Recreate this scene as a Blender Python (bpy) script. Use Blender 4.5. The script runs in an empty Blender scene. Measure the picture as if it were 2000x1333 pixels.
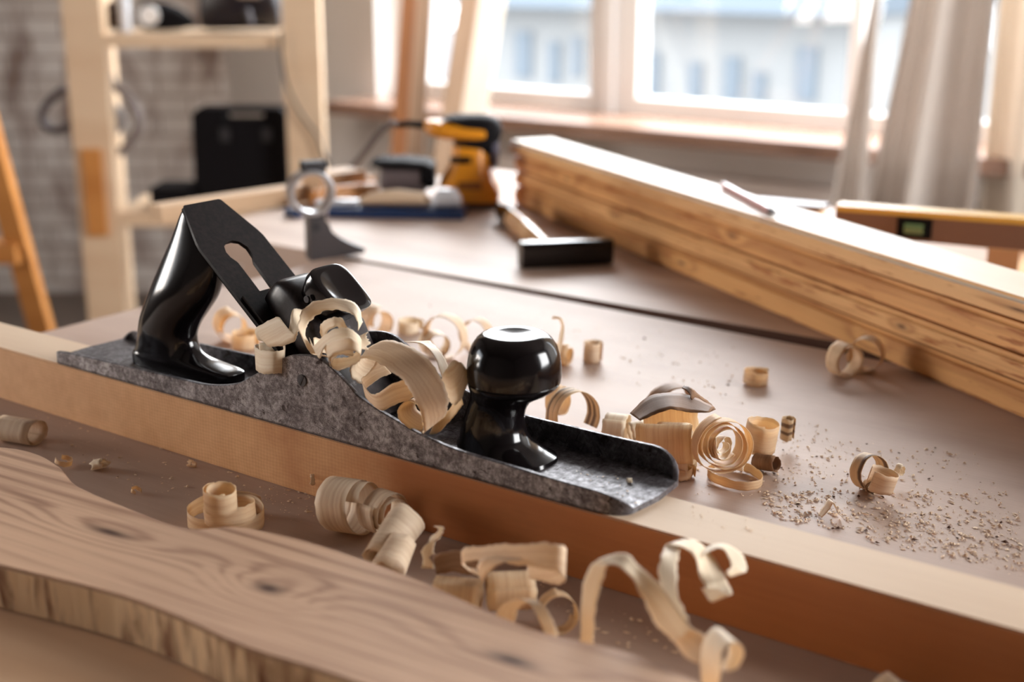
import bpy, bmesh, math, random
import numpy as np
from mathutils import Vector, Matrix, noise as mnoise
random.seed(7)
SC = bpy.context.scene
COL = SC.collection
# ---------------------------------------------------------------- camera
CP = np.array([.824936, -.573741, .332694])
YAW, PIT, ROL, FPX = -.628634, .279794, .000859, 2657.12
_f = np.array([math.sin(YAW)*math.cos(PIT), math.cos(YAW)*math.cos(PIT), -math.sin(PIT)])
_r = np.array([math.cos(YAW), -math.sin(YAW), 0.]); _u = np.cross(_r, _f)
_c, _s = math.cos(ROL), math.sin(ROL); _r, _u = _c*_r+_s*_u, -_s*_r+_c*_u
cam = bpy.data.cameras.new('camera'); camo = bpy.data.objects.new('camera', cam); COL.objects.link(camo)
camo.matrix_world = Matrix(((_r[0], _u[0], -_f[0], CP[0]), (_r[1], _u[1], -_f[1], CP[1]), (_r[2], _u[2], -_f[2], CP[2]), (0, 0, 0, 1)))
cam.sensor_width = 36; cam.lens = FPX/2000*36; cam.clip_start = .01; cam.clip_end = 200
cam.dof.use_dof = True; cam.dof.focus_distance = .85; cam.dof.aperture_fstop = 4.6
SC.camera = camo
# ---------------------------------------------------------------- world, lights, exposure
W = bpy.data.worlds.new('sky'); SC.world = W; W.use_nodes = True
W.node_tree.nodes['Background'].inputs[0].default_value = (.93, .965, 1, 1)
W.node_tree.nodes['Background'].inputs[1].default_value = 6.0
SC.view_settings.view_transform = 'Standard'; SC.view_settings.look = 'None'
SC.view_settings.exposure = 0; SC.view_settings.gamma = 1; SC.view_settings.use_curve_mapping = False
SC.cycles.use_denoising = True; SC.cycles.max_bounces = 8; SC.cycles.diffuse_bounces = 4
SC.cycles.transparent_max_bounces = 8; SC.cycles.sample_clamp_indirect = 6

def area(name, loc, target, sx, sy, power, color):
    l = bpy.data.lights.new(name, 'AREA'); l.shape = 'RECTANGLE'; l.size = sx; l.size_y = sy; l.energy = power; l.color = color
    o = bpy.data.objects.new(name, l); COL.objects.link(o); o.location = loc
    o.rotation_euler = (Vector(target)-Vector(loc)).to_track_quat('-Z', 'Y').to_euler(); return o
# daylight entering at the upper half of the back windows (above the picture's edge)
area('daylight_back', (-.75, 2.42, .92), (-.2, .3, 0), 2.5, .95, 110, (.95, .975, 1))
# daylight of the window in the left wall
area('daylight_left', (-2.03, -.95, .30), (.25, -.1, .06), .70, .64, 24, (1, .88, .77))
# daylight of the window in the right wall
area('daylight_right', (2.42, 1.25, .75), (-2.4, 1.7, .1), 1.2, 1.1, 78, (1, .98, .96))
sun = bpy.data.lights.new('sun', 'SUN'); sun.energy = 6; sun.angle = .01; sun.color = (1, .97, .94)
suno = bpy.data.objects.new('sun', sun); COL.objects.link(suno)
suno.rotation_euler = Vector((-.28, -.38, -1)).to_track_quat('-Z', 'Y').to_euler(); suno.location = (3, 6, 8)

# ---------------------------------------------------------------- pixel -> place helpers
def ray(x, y): return _f + _r*(x-1000)/FPX - _u*(y-666.5)/FPX
def at(x, y, z=0.):
    d = ray(x, y); return Vector(CP + d*(z-CP[2])/d[2])
def atY(x, y, Y):
    d = ray(x, y); return Vector(CP + d*(Y-CP[1])/d[1])
def atd(x, y, dep): return Vector(CP + ray(x, y)*dep)
def depth(P): return float((np.array(P)-CP)@_f)

# ---------------------------------------------------------------- material helpers
class NT:
    def __init__(s, name):
        s.m = bpy.data.materials.new(name); s.m.use_nodes = True; s.t = s.m.node_tree
        s.b = s.t.nodes['Principled BSDF']; s.o = s.t.nodes['Material Output']
    def n(s, typ, **kw):
        nd = s.t.nodes.new(typ)
        for k, v in kw.items(): setattr(nd, k, v)
        return nd
    def set(s, sock, v):
        if isinstance(v, bpy.types.NodeSocket): s.t.links.new(v, sock)
        else: sock.default_value = v
    def math(s, op, a, b=None, c=None, clamp=False):
        nd = s.n('ShaderNodeMath', operation=op, use_clamp=clamp)
        for i, v in enumerate((a, b, c)):
            if v is not None: s.set(nd.inputs[i], v)
        return nd.outputs[0]
    def coord(s, which='Object', scale=(1, 1, 1), loc=(0, 0, 0)):
        tc = s.n('ShaderNodeTexCoord'); mp = s.n('ShaderNodeMapping'); s.t.links.new(tc.outputs[which], mp.inputs[0])
        mp.inputs['Scale'].default_value = scale; mp.inputs['Location'].default_value = loc; return mp.outputs[0]
    def noise(s, vec, scale=5, detail=4, rough=.55, dist=0):
        nd = s.n('ShaderNodeTexNoise'); s.set(nd.inputs['Vector'], vec); nd.inputs['Scale'].default_value = scale
        nd.inputs['Detail'].default_value = detail; nd.inputs['Roughness'].default_value = rough; nd.inputs['Distortion'].default_value = dist
        return nd.outputs['Fac']
    def ramp(s, fac, stops):
        nd = s.n('ShaderNodeValToRGB'); s.set(nd.inputs[0], fac); e = nd.color_ramp.elements
        while len(e) < len(stops): e.new(.5)
        for i, (p, c) in enumerate(stops):
            e[i].position = p; e[i].color = (c[0], c[1], c[2], 1) if not isinstance(c, (int, float)) else (c, c, c, 1)
        return nd.outputs[0]
    def mix(s, fac, a, b, mode='MIX'):
        nd = s.n('ShaderNodeMix', data_type='RGBA', blend_type=mode); s.set(nd.inputs[0], fac)
        for i, v in ((6, a), (7, b)): s.set(nd.inputs[i], v if isinstance(v, bpy.types.NodeSocket) else (v[0], v[1], v[2], 1))
        return nd.outputs[2]
    def bump(s, h, strength=.3, dist=.001):
        nd = s.n('ShaderNodeBump'); s.set(nd.inputs['Height'], h); nd.inputs['Strength'].default_value = strength
        nd.inputs['Distance'].default_value = dist; s.t.links.new(nd.outputs[0], s.b.inputs['Normal'])
    def col(s, v): s.set(s.b.inputs['Base Color'], v if isinstance(v, bpy.types.NodeSocket) else (v[0], v[1], v[2], 1))
    def rough(s, v): s.set(s.b.inputs['Roughness'], v)

def plain(name, c, rough=.5, metal=0, coat=0, **kw):
    t = NT(name); t.col(c); t.rough(rough); t.b.inputs['Metallic'].default_value = metal; t.b.inputs['Coat Weight'].default_value = coat
    t.b.inputs['Coat Roughness'].default_value = .05
    for k, v in kw.items(): t.b.inputs[k].default_value = v
    return t.m

def wood(name, light, dark, bands=90, kplane='Y', fade=0., cross=None, rough=.55, contrast=1., knots=(), stain=None, fine=.5, seed=0., spec=.4, bump=.15):
    """grain runs along the object's local X; knots = (x, y, z, rx, ry, strength)"""
    t = NT(name); tc = t.n('ShaderNodeTexCoord').outputs['Object']
    mp = t.n('ShaderNodeMapping'); t.t.links.new(tc, mp.inputs[0]); mp.inputs['Location'].default_value = (seed, seed*1.7, seed*.6)
    mp.inputs['Scale'].default_value = (1.2, 9, 9)
    n1 = t.noise(mp.outputs[0], 2.2, 3, .5)
    sep = t.n('ShaderNodeSeparateXYZ'); t.t.links.new(tc, sep.inputs[0]); X, Y, Z = sep.outputs
    fld = t.math('ADD', t.math('MULTIPLY', Y, bands), t.math('MULTIPLY', Z, bands*.8))
    fld = t.math('ADD', fld, t.math('MULTIPLY', n1, 9.0))
    kd = None
    for (kx, ky, kz, rx, ry, st) in knots:
        dx = t.math('DIVIDE', t.math('SUBTRACT', X, kx), rx); dy = t.math('DIVIDE', t.math('SUBTRACT', Y if kplane == 'Y' else Z, ky), ry)
        d2 = t.math('ADD', t.math('MULTIPLY', dx, dx), t.math('MULTIPLY', dy, dy))
        n2 = t.noise(mp.outputs[0], 9, 2, .5)
        d2 = t.math('MULTIPLY', d2, t.math('ADD', .35, t.math('MULTIPLY', n2, 1.3)))
        g = t.math('EXPONENT', t.math('MULTIPLY', d2, -1.0))
        fld = t.math('ADD', fld, t.math('MULTIPLY', g, st))
        core = t.math('EXPONENT', t.math('MULTIPLY', d2, -14.0))
        kd = core if kd is None else t.math('MAXIMUM', kd, core)
    s = t.math('ADD', t.math('MULTIPLY', t.math('SINE', fld), .5), .5)
    s = t.math('POWER', s, 2.2)
    if fade: s = t.math('MULTIPLY', s, t.math('SUBTRACT', 1.0, t.math('MULTIPLY', t.ramp(t.noise(mp.outputs[0], .9, 2, .4), [(.40, 0), (.62, 1)]), fade)))
    mf = t.n('ShaderNodeMapping'); t.t.links.new(tc, mf.inputs[0]); mf.inputs['Scale'].default_value = (6, 260, 260)
    mf.inputs['Location'].default_value = (seed*3, 0, 0)
    nf = t.noise(mf.outputs[0], 1.5, 4, .6)
    mb = t.n('ShaderNodeMapping'); t.t.links.new(tc, mb.inputs[0]); mb.inputs['Scale'].default_value = (3, 14, 14); mb.inputs['Location'].default_value = (0, seed*2, 1)
    nb = t.noise(mb.outputs[0], 1.6, 3, .5)
    fac = t.math('ADD', t.math('MULTIPLY', s, .55*contrast), t.math('ADD', t.math('MULTIPLY', t.math('SUBTRACT', nf, .5), fine*1.3), t.math('MULTIPLY', t.math('SUBTRACT', nb, .42), .9)), clamp=True)
    c = t.mix(fac, light, dark)
    if stain:
        sc, col, lo, hi, scv = stain
        ms = t.n('ShaderNodeMapping'); t.t.links.new(tc, ms.inputs[0]); ms.inputs['Scale'].default_value = scv; ms.inputs['Location'].default_value = (seed, 3, 0)
        ns = t.noise(ms.outputs[0], sc, 5, .6)
        c = t.mix(t.ramp(ns, [(lo, 0), (hi, 1)]), c, col)
    if kd is not None: c = t.mix(t.math('MULTIPLY', kd, 1.0, clamp=True), c, tuple(v*.30 for v in dark))
    t.col(c); t.rough(rough); t.b.inputs['Specular IOR Level'].default_value = spec
    t.bump(t.math('ADD', nf, t.math('MULTIPLY', s, .5)), bump, .0006)
    return t.m

# ---------------------------------------------------------------- mesh helpers
def link(name, me, mat=None, parent=None, smooth=False, mw=None):
    o = bpy.data.objects.new(name, me); COL.objects.link(o)
    for m in (mat if isinstance(mat, (list, tuple)) else [mat]):
        if m: me.materials.append(m)
    if smooth:
        for p in me.polygons: p.use_smooth = True
    if parent is not None: o.parent = parent
    elif mw is not None: o.matrix_world = mw
    return o
def finish(name, bm, mat=None, parent=None, smooth=False, mw=None, bevel=0, seg=2, normals=True):
    if bevel:
        bmesh.ops.bevel(bm, geom=[e for e in bm.edges if len(e.link_faces) == 2 and e.calc_face_angle(0) > .5], offset=bevel, segments=seg, profile=.6, affect='EDGES', clamp_overlap=True)
    if normals: bmesh.ops.recalc_face_normals(bm, faces=bm.faces)
    me = bpy.data.meshes.new(name); bm.to_mesh(me); bm.free()
    if smooth == 'auto':
        o = link(name, me, mat, parent, False, mw)
        for p in me.polygons: p.use_smooth = True
        me.set_sharp_from_angle(angle=math.radians(38)); return o
    return link(name, me, mat, parent, smooth, mw)
def box(bm, lo, hi, M=None):
    vs = [bm.verts.new(Vector((x, y, z))) for x in (lo[0], hi[0]) for y in (lo[1], hi[1]) for z in (lo[2], hi[2])]
    for f in ((0, 1, 3, 2), (4, 6, 7, 5), (0, 4, 5, 1), (2, 3, 7, 6), (0, 2, 6, 4), (1, 5, 7, 3)): bm.faces.new([vs[i] for i in f])
    if M is not None:
        for v in vs: v.co = M @ v.co
    return vs
def loft(bm, rings, close=True, cap=True):
    R = [[bm.verts.new(Vector(p)) for p in r] for r in rings]; n = len(R[0])
    for a, b in zip(R[:-1], R[1:]):
        for i in range(n if close else n-1):
            j = (i+1) % n; bm.faces.new((a[i], a[j], b[j], b[i]))
    if cap: bm.faces.new(list(reversed(R[0]))); bm.faces.new(R[-1])
    return R
def ring(c, rx, ry, n=32, ux=Vector((1, 0, 0)), uy=Vector((0, 1, 0)), p=2.):
    out = []
    for i in range(n):
        a = 2*math.pi*i/n; ca, sa = math.cos(a), math.sin(a)
        out.append(Vector(c) + ux*rx*math.copysign(abs(ca)**(2/p), ca) + uy*ry*math.copysign(abs(sa)**(2/p), sa))
    return out
def crom(pts, k=8):
    pts = [np.array(p, float) for p in pts]; P = [2*pts[0]-pts[1]]+pts+[2*pts[-1]-pts[-2]]; out = []
    for i in range(1, len(P)-2):
        a, b, c, d = P[i-1:i+3]
        for j in range(k):
            t = j/k; out.append(.5*((2*b)+(-a+c)*t+(2*a-5*b+4*c-d)*t*t+(-a+3*b-3*c+d)*t**3))
    out.append(pts[-1]); return out
def tube(bm, pts, r, n=12, cap=True):
    pts = [Vector(p) for p in pts]; up = Vector((0, 0, 1)); rings = []
    rr = r if isinstance(r, (list, tuple)) else [r]*len(pts)
    for i, p in enumerate(pts):
        d = (pts[min(i+1, len(pts)-1)]-pts[max(i-1, 0)]).normalized()
        a = d.cross(up)
        if a.length < .05: a = d.cross(Vector((0, 1, 0)))
        a.normalize(); b = a.cross(d); rings.append(ring(p, rr[i], rr[i], n, a, b))
    loft(bm, rings, cap=cap)
def prism(bm, outline, n0, n1, M):
    """outline in local xy, extruded n0..n1 in local z, mapped with M"""
    a = [bm.verts.new(M @ Vector((x, y, n0))) for x, y in outline]; b = [bm.verts.new(M @ Vector((x, y, n1))) for x, y in outline]
    bm.faces.new(list(reversed(a))); bm.faces.new(b); n = len(a)
    for i in range(n): bm.faces.new((a[i], a[(i+1) % n], b[(i+1) % n], b[i]))
def frame(o, x, z=Vector((0, 0, 1))):
    x = Vector(x).normalized(); y = Vector(z).cross(x).normalized(); z = x.cross(y)
    return Matrix(((x[0], y[0], z[0], o[0]), (x[1], y[1], z[1], o[1]), (x[2], y[2], z[2], o[2]), (0, 0, 0, 1)))
def tag(o, label=None, cat=None, group=None, kind=None):
    if label: o['label'] = label
    if cat: o['category'] = cat
    if group: o['group'] = group
    if kind: o['kind'] = kind
    return o
def empty(name, loc=(0, 0, 0), label=None, cat=None, group=None, mw=None):
    o = bpy.data.objects.new(name, None); COL.objects.link(o); o.empty_display_size = .02
    if mw is not None: o.matrix_world = mw
    else: o.location = loc
    return tag(o, label, cat, group)
def boxobj(name, lo, hi, mat, parent=None, bevel=.002, mw=None, smooth='auto'):
    bm = bmesh.new(); box(bm, lo, hi); return finish(name, bm, mat, parent, smooth, mw, bevel)

# ---------------------------------------------------------------- materials
M = {}
M['bench'] = wood('bench_top_wood', (.55, .405, .325), (.37, .25, .19), bands=34, fine=.35, contrast=.35, rough=.55, spec=.3, bump=.1,
                  stain=(3, (.33, .215, .16), .50, .80, (1, 1, 1)))
M['table'] = wood('rear_table_wood', (.57, .42, .33), (.34, .21, .15), bands=60, fine=.45, contrast=.75, rough=.5, spec=.35, seed=3.)
M['beam'] = wood('beam_wood', (.46, .165, .052), (.28, .078, .020), bands=110, fine=.35, contrast=.5, rough=.42, seed=1.3, spec=.45,
                 knots=[(.52, .0, .02, .03, .03, 4)], stain=(4, (.30, .11, .035), .56, .8, (2, 8, 8)))
t_ = M['beam'].node_tree; pb_ = t_.nodes['Principled BSDF']; old = pb_.inputs['Base Color'].links[0].from_socket
t = NT.__new__(NT); t.m = M['beam']; t.t = t_; t.b = pb_; t.o = t_.nodes['Material Output']
v = t.n('ShaderNodeTexCoord').outputs['Object']; sx_ = t.n('ShaderNodeSeparateXYZ'); t.t.links.new(v, sx_.inputs[0])
rs = t.ramp(t.math('ADD', sx_.outputs[0], t.math('MULTIPLY', t.noise(v, 14, 4, .6), .25)), [(.0, 1), (1.0, 1)])
rs = t.math('SUBTRACT', 1.0, t.math('SMOOTH_MIN', 1.0, t.math('MULTIPLY', t.math('MAXIMUM', t.math('SUBTRACT', t.math('ADD', sx_.outputs[0], t.math('MULTIPLY', t.noise(v, 14, 4, .6), .25)), 1.06), 0.0), 9.0), .1), clamp=True)
mesh_ = t.math('MULTIPLY', t.math('ADD', t.math('SINE', t.math('ADD', t.math('MULTIPLY', sx_.outputs[0], 2300.0), t.math('MULTIPLY', t.noise(v, 40, 2), 12.0))), t.math('SINE', t.math('ADD', t.math('MULTIPLY', sx_.outputs[2], 2600.0), t.math('MULTIPLY', t.noise(v, 55, 2), 9.0)))), .07)
sawn = t.mix(t.math('ADD', t.math('ADD', t.math('MULTIPLY', t.noise(v, 60, 5, .7), .9), -.15), mesh_, clamp=True), (.84, .49, .24), (.50, .215, .08))  # rough-sawn left part; its orange is also raised to imitate the light there
t.t.links.new(t.mix(rs, old, sawn), pb_.inputs['Base Color'])
M['planed'] = wood('planed_beam_top', (.74, .56, .40), (.60, .42, .28), bands=80, fine=.4, contrast=.4, rough=.62, seed=2.1, spec=.2)
M['front'] = None
KN = [[(.46, .013, 0, .030, .008, 7), (.78, .014, 0, .022, .007, 7), (1.10, .012, 0, .06, .010, 6)], [(.30, .037, 0, .022, .007, 6), (.82, .035, 0, .022, .007, 7)],
      [(.17, .058, 0, .022, .007, 6), (.56, .060, 0, .020, .008, 8), (1.05, .056, 0, .025, .008, 6)], [(.95, .078, 0, .05, .005, 5)]]
for k in range(4):
    M['stack%d' % k] = wood('batten_wood', [(.78, .42, .16), (.82, .47, .20), (.80, .43, .17), (.80, .48, .22)][k], (.40, .15, .04), bands=190, kplane='Z', fine=.7, contrast=.95, rough=.42, seed=5.+k*1.7, knots=KN[k], spec=.4, stain=(3.2, (.42, .15, .04), .56, .66, (5, 20, 45)))
M['stacktop'] = wood('planed_batten_top', (.80, .69, .56), (.70, .57, .43), bands=80, fine=.3, contrast=.3, rough=.45, seed=5.5, spec=.35)
M['rack'] = wood('rack_pine', (.74, .55, .37), (.62, .41, .25), bands=50, fine=.3, contrast=.5, rough=.5, seed=7.)
M['ladder'] = wood('varnished_ladder_wood', (.60, .26, .075), (.42, .15, .035), bands=60, fine=.3, contrast=.5, rough=.3, seed=8.)
M['plank'] = wood('leaning_plank_wood', (.36, .235, .15), (.24, .135, .075), bands=70, fine=.4, contrast=.8, rough=.5, seed=9.)
M['sill'] = wood('sill_wood', (.36, .22, .16), (.22, .12, .08), bands=60, rough=.25, seed=10.)
M['sawn'] = wood('pale_board', (.62, .42, .26), (.48, .29, .16), bands=60, fine=.4, contrast=.5, rough=.6, seed=11.)
M['black'] = plain('black_lacquer', (.005, .0035, .004), .14, **{'Specular IOR Level': .48})
M['blackplastic'] = plain('black_plastic', (.007, .006, .007), .7, **{'Specular IOR Level': .08})
M['rubber'] = plain('dark_rubber', (.02, .018, .02), .7)
M['yellow'] = plain('yellow_plastic', (.72, .27, .012), .38)
M['greybag'] = plain('smoky_grey_canister', (.13, .10, .10), .45)
M['blue'] = plain('blue_plastic', (.006, .035, .12), .3)
M['clear'] = plain('milky_plastic', (.62, .64, .68), .15)
M['castgrey'] = plain('grey_cast_metal', (.085, .08, .085), .42, .75)
M['brightsteel'] = plain('bright_steel', (.50, .52, .55), .28, .95)
M['wall'] = plain('white_wall_paint', (.78, .75, .72), .7)
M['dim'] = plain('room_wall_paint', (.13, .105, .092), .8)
M['white'] = plain('white_frame_paint', (.78, .76, .74), .35)
M['grey_panel'] = plain('grey_panel_paint', (.80, .73, .69), .6)

t = NT('room_floor'); t.col(t.mix(t.noise(t.coord('Object', (1, 8, 1)), 3), (.13, .095, .075), (.085, .06, .045))); t.rough(.5); M['floor'] = t.m

def brick_mat():
    t = NT('whitewashed_brick'); br = t.n('ShaderNodeTexBrick'); v = t.coord('Object'); t.t.links.new(v, br.inputs[0])
    br.inputs['Color1'].default_value = (.78, .74, .70, 1); br.inputs['Color2'].default_value = (.64, .58, .53, 1); br.inputs['Mortar'].default_value = (.36, .29, .25, 1)
    br.inputs['Scale'].default_value = 1; br.inputs['Mortar Size'].default_value = .005; br.inputs['Mortar Smooth'].default_value = .5
    br.inputs['Brick Width'].default_value = .20; br.inputs['Row Height'].default_value = .062; br.inputs['Bias'].default_value = -.2
    n = t.noise(t.coord('Object', (3, 1.3, 1)), 2.1, 4, .6, .6)
    c = t.mix(t.ramp(n, [(.50, 0), (.66, .75)]), br.outputs[0], (.17, .085, .055))
    t.col(c); t.rough(.8); t.bump(t.math('MULTIPLY', br.outputs['Fac'], -1), .5, .004); return t.m
M['brick'] = brick_mat()

def steel_mat(name, side=True):
    t = NT(name); v = t.coord('Object')
    n1 = t.noise(v, 260, 5, .75); n2 = t.noise(v, 60, 5, .65, .8); n3 = t.noise(v, 1500, 2, .5)
    base = t.ramp(t.math('ADD', t.math('MULTIPLY', n1, .45), t.math('ADD', t.math('MULTIPLY', n2, .35), t.math('MULTIPLY', n3, .2))), [(.40, (.05, .036, .034)), (.49, (.19, .165, .165)), (.60, (.50, .465, .465))]) if side else \
        t.ramp(t.math('ADD', t.math('MULTIPLY', n1, .5), t.math('MULTIPLY', n2, .5)), [(.38, (.045, .038, .042)), (.52, (.13, .12, .13)), (.68, (.34, .34, .36))])
    c = t.mix(t.ramp(t.noise(v, 130, 4, .7, .5), [(.33, 1), (.38, 0)]), base, (.028, .014, .010))
    if side:
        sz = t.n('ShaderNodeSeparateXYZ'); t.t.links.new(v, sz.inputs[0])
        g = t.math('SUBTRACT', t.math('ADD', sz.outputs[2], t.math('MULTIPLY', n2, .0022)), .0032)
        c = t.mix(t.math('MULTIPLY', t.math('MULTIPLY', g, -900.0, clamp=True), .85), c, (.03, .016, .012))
    # scratches
    for k, (rz, sc) in enumerate((((.3, .9, .5)), (1.1, .7, .2)) if False else ((.6, 0), (-.5, 1), (1.3, 2))):
        tc = t.n('ShaderNodeTexCoord'); m0 = t.n('ShaderNodeMapping'); t.t.links.new(tc.outputs['Object'], m0.inputs[0]); m0.inputs['Rotation'].default_value = (0, rz, 0)
        mp = t.n('ShaderNodeMapping'); t.t.links.new(m0.outputs[0], mp.inputs[0])
        mp.inputs['Scale'].default_value = (1500, 100, 90); mp.inputs['Location'].default_value = (sc*7, sc, sc*3)
        s = t.noise(mp.outputs[0], 1, 1, .3); c = t.mix(t.ramp(s, [(.27, .85), (.31, 0)]), c, (.02, .012, .01))
    t.col(c); t.b.inputs['Metallic'].default_value = .55; t.rough(t.ramp(n1, [(.3, .62), (.7, .36)]))
    t.bump(t.math('ADD', t.math('MULTIPLY', n2, .6), t.math('MULTIPLY', n1, .25)), .3, .0006); return t.m
M['steel'] = steel_mat('worn_steel_side'); M['steelin'] = steel_mat('worn_steel_inside', False)
t = NT('blackened_iron'); v = t.coord('Object'); n = t.noise(v, 300, 5, .7)
t.col(t.ramp(n, [(.4, (.006, .004, .004)), (.72, (.020, .013, .012))])); t.b.inputs['Specular IOR Level'].default_value = .12; t.rough(t.ramp(n, [(.3, .38), (.7, .55)])); t.bump(n, .15, .0004); M['iron'] = t.m
t = NT('worn_black_enamel'); n = t.noise(t.coord('Object'), 90, 5, .7)
t.col(t.ramp(n, [(.4, (.010, .007, .007)), (.62, (.035, .026, .026)), (.72, (.13, .12, .12))])); t.b.inputs['Specular IOR Level'].default_value = .28; t.rough(.33); M['cap'] = t.m

def shaving_mat(name, light, dark, trans=.35, lines=1.0, stripe=None):
    t = NT(name); uv = t.n('ShaderNodeTexCoord').outputs['UV']
    mp = t.n('ShaderNodeMapping'); t.t.links.new(uv, mp.inputs[0]); mp.inputs['Scale'].default_value = (10, 520, 1)
    n = t.noise(mp.outputs[0], 1, 3, .6)
    mp2 = t.n('ShaderNodeMapping'); t.t.links.new(uv, mp2.inputs[0]); mp2.inputs['Scale'].default_value = (40, 90, 1)
    n2 = t.noise(mp2.outputs[0], 1, 4, .6)
    f = t.math('ADD', t.math('MULTIPLY', t.math('SUBTRACT', n, .38), 1.7*lines), t.math('MULTIPLY', t.math('SUBTRACT', n2, .5), .6), clamp=True)
    c = t.mix(f, light, dark)
    if stripe:
        mp3 = t.n('ShaderNodeMapping'); t.t.links.new(uv, mp3.inputs[0]); mp3.inputs['Scale'].default_value = (4, 230, 1)
        c = t.mix(t.ramp(t.noise(mp3.outputs[0], 1, 1, .4), [(.55, 0), (.63, .85)]), c, stripe)
    t.col(c); t.rough(.55); t.b.inputs['Specular IOR Level'].default_value = .3
    mp4 = t.n('ShaderNodeMapping'); t.t.links.new(uv, mp4.inputs[0]); mp4.inputs['Scale'].default_value = (900, 60, 1)
    t.bump(t.math('ADD', t.math('MULTIPLY', n, .7), t.math('MULTIPLY', t.noise(mp4.outputs[0], 1, 2, .5), .25)), .35, .0004)
    tr = t.n('ShaderNodeBsdfTranslucent'); t.set(tr.inputs[0], t.mix(.5, c, (1, .82, .58), 'MULTIPLY'))
    mx = t.n('ShaderNodeMixShader'); mx.inputs[0].default_value = trans
    t.t.links.new(t.b.outputs[0], mx.inputs[1]); t.t.links.new(tr.outputs[0], mx.inputs[2]); t.t.links.new(mx.outputs[0], t.o.inputs[0]); return t.m
M['shav'] = shaving_mat('fresh_shaving', (.95, .80, .61), (.66, .45, .27), .30)
M['shavp'] = shaving_mat('pale_shaving', (.97, .86, .68), (.78, .58, .38), .22)
M['shavt'] = shaving_mat('thin_glassy_shaving', (.95, .80, .57), (.70, .48, .26), .45)
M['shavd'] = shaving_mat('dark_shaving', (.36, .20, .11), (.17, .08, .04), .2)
M['shavs'] = shaving_mat('striped_shaving', (.78, .60, .38), (.60, .40, .22), .3, stripe=(.16, .08, .05))

# ---------------------------------------------------------------- setting
YW = 2.5                      # window wall
A_ = Vector((-2.55, YW, 0)); B_ = Vector((-3.3, 1.955, 0)); C_ = Vector((-3.3, -3, 0)); ZF, ZC = -.78, 1.9
boxobj('floor', (-3.6, -3.2, ZF-.1), (2.6, 2.8, ZF), M['floor'], bevel=0)['kind'] = 'structure'
boxobj('ceiling', (-3.6, -3.2, ZC), (2.6, 2.8, ZC+.1), M['dim'], bevel=0)['kind'] = 'structure'
# window wall with its opening
WX0, WX1, WZ0, WZ1 = -1.905, .95, -.095, 1.62
bm = bmesh.new()
box(bm, (-2.75, YW, ZF), (WX0, YW+.3, ZC)); box(bm, (WX1, YW, ZF), (2.5, YW+.3, ZC))
box(bm, (WX0, YW, ZF), (WX1, YW+.3, WZ0)); box(bm, (WX0, YW, WZ1), (WX1, YW+.3, ZC))
finish('wall_back', bm, M['wall'])['kind'] = 'structure'
# brick wall, turned towards the room
mw = frame(Vector((B_.x, B_.y, 0)), (A_-B_)); L = (A_-B_).length
o = boxobj('wall_brick', (0, 0, -.0), (1, 1, 1), M['brick'], bevel=0)
o.data.clear_geometry(); bm = bmesh.new(); box(bm, (-.05, ZF, 0), (L+.05, ZC, .25)); bm.to_mesh(o.data); bm.free()
Rx = Matrix(((1, 0, 0, 0), (0, 0, 1, 0), (0, 1, 0, 0), (0, 0, 0, 1)))
o.matrix_world = mw @ Rx; o['kind'] = 'structure'
bm = bmesh.new()
box(bm, (-2.3, -3.0, ZF), (-2.1, -1.7, ZC)); prism(bm, [(-3.35, 1.955), (-2.1, -.2), (-2.1, -.4), (-2.3, -.4), (-3.6, 1.955)], ZF, ZC, Matrix.Identity(4))
box(bm, (-2.3, -1.7, ZF), (-2.1, -.4, -.05)); box(bm, (-2.3, -1.7, 1.1), (-2.1, -.4, ZC))
finish('wall_left', bm, M['dim'])['kind'] = 'structure'
bm = bmesh.new(); box(bm, (2.5, -3, ZF), (2.6, .55, ZC)); box(bm, (2.5, 1.95, ZF), (2.6, 2.8, ZC)); box(bm, (2.5, .55, ZF), (2.6, 1.95, .1)); box(bm, (2.5, .55, 1.4), (2.6, 1.95, ZC))
finish('wall_right', bm, M['dim'])['kind'] = 'structure'
boxobj('wall_front', (-3.6, -3.2, ZF), (2.6, -3, ZC), M['dim'], bevel=0)['kind'] = 'structure'
# windows: frame bars cut the opening into lights
def winbars(name, bars, panes, n):
    root = empty(name, (0, 0, 0)); root['kind'] = 'structure'
    bm = bmesh.new()
    for b in bars: box(bm, b[0], b[1])
    finish('window_frame', bm, M['white'], root, 'auto', bevel=.004)
    for q in panes:
        g = boxobj('glass_pane', q[0], q[1], GL, root, bevel=0)
    return root
t = NT('window_glass'); t.b.inputs['Transmission Weight'].default_value = 1; t.b.inputs['IOR'].default_value = 1.02; t.rough(0); t.col((1, 1, 1))
tp = t.n('ShaderNodeBsdfTransparent'); tp.inputs[0].default_value = (.97, .985, 1, 1)
gl = t.n('ShaderNodeBsdfGlossy'); gl.inputs['Roughness'].default_value = .02
mx = t.n('ShaderNodeMixShader'); mx.inputs[0].default_value = .04
t.t.links.new(tp.outputs[0], mx.inputs[1]); t.t.links.new(gl.outputs[0], mx.inputs[2]); t.t.links.new(mx.outputs[0], t.o.inputs[0]); GL = t.m
y0, y1 = YW+.09, YW+.15
def PX(x, y=150): return atY(x, y, y0).x
def PZ(x, y): return atY(x, y, y0).z
zb1 = PZ(1060, 177); zb2 = PZ(1400, 203)
xm0, xm1, xs0, xs1 = PX(1152), PX(1204), PX(1204), PX(1245)
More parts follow.
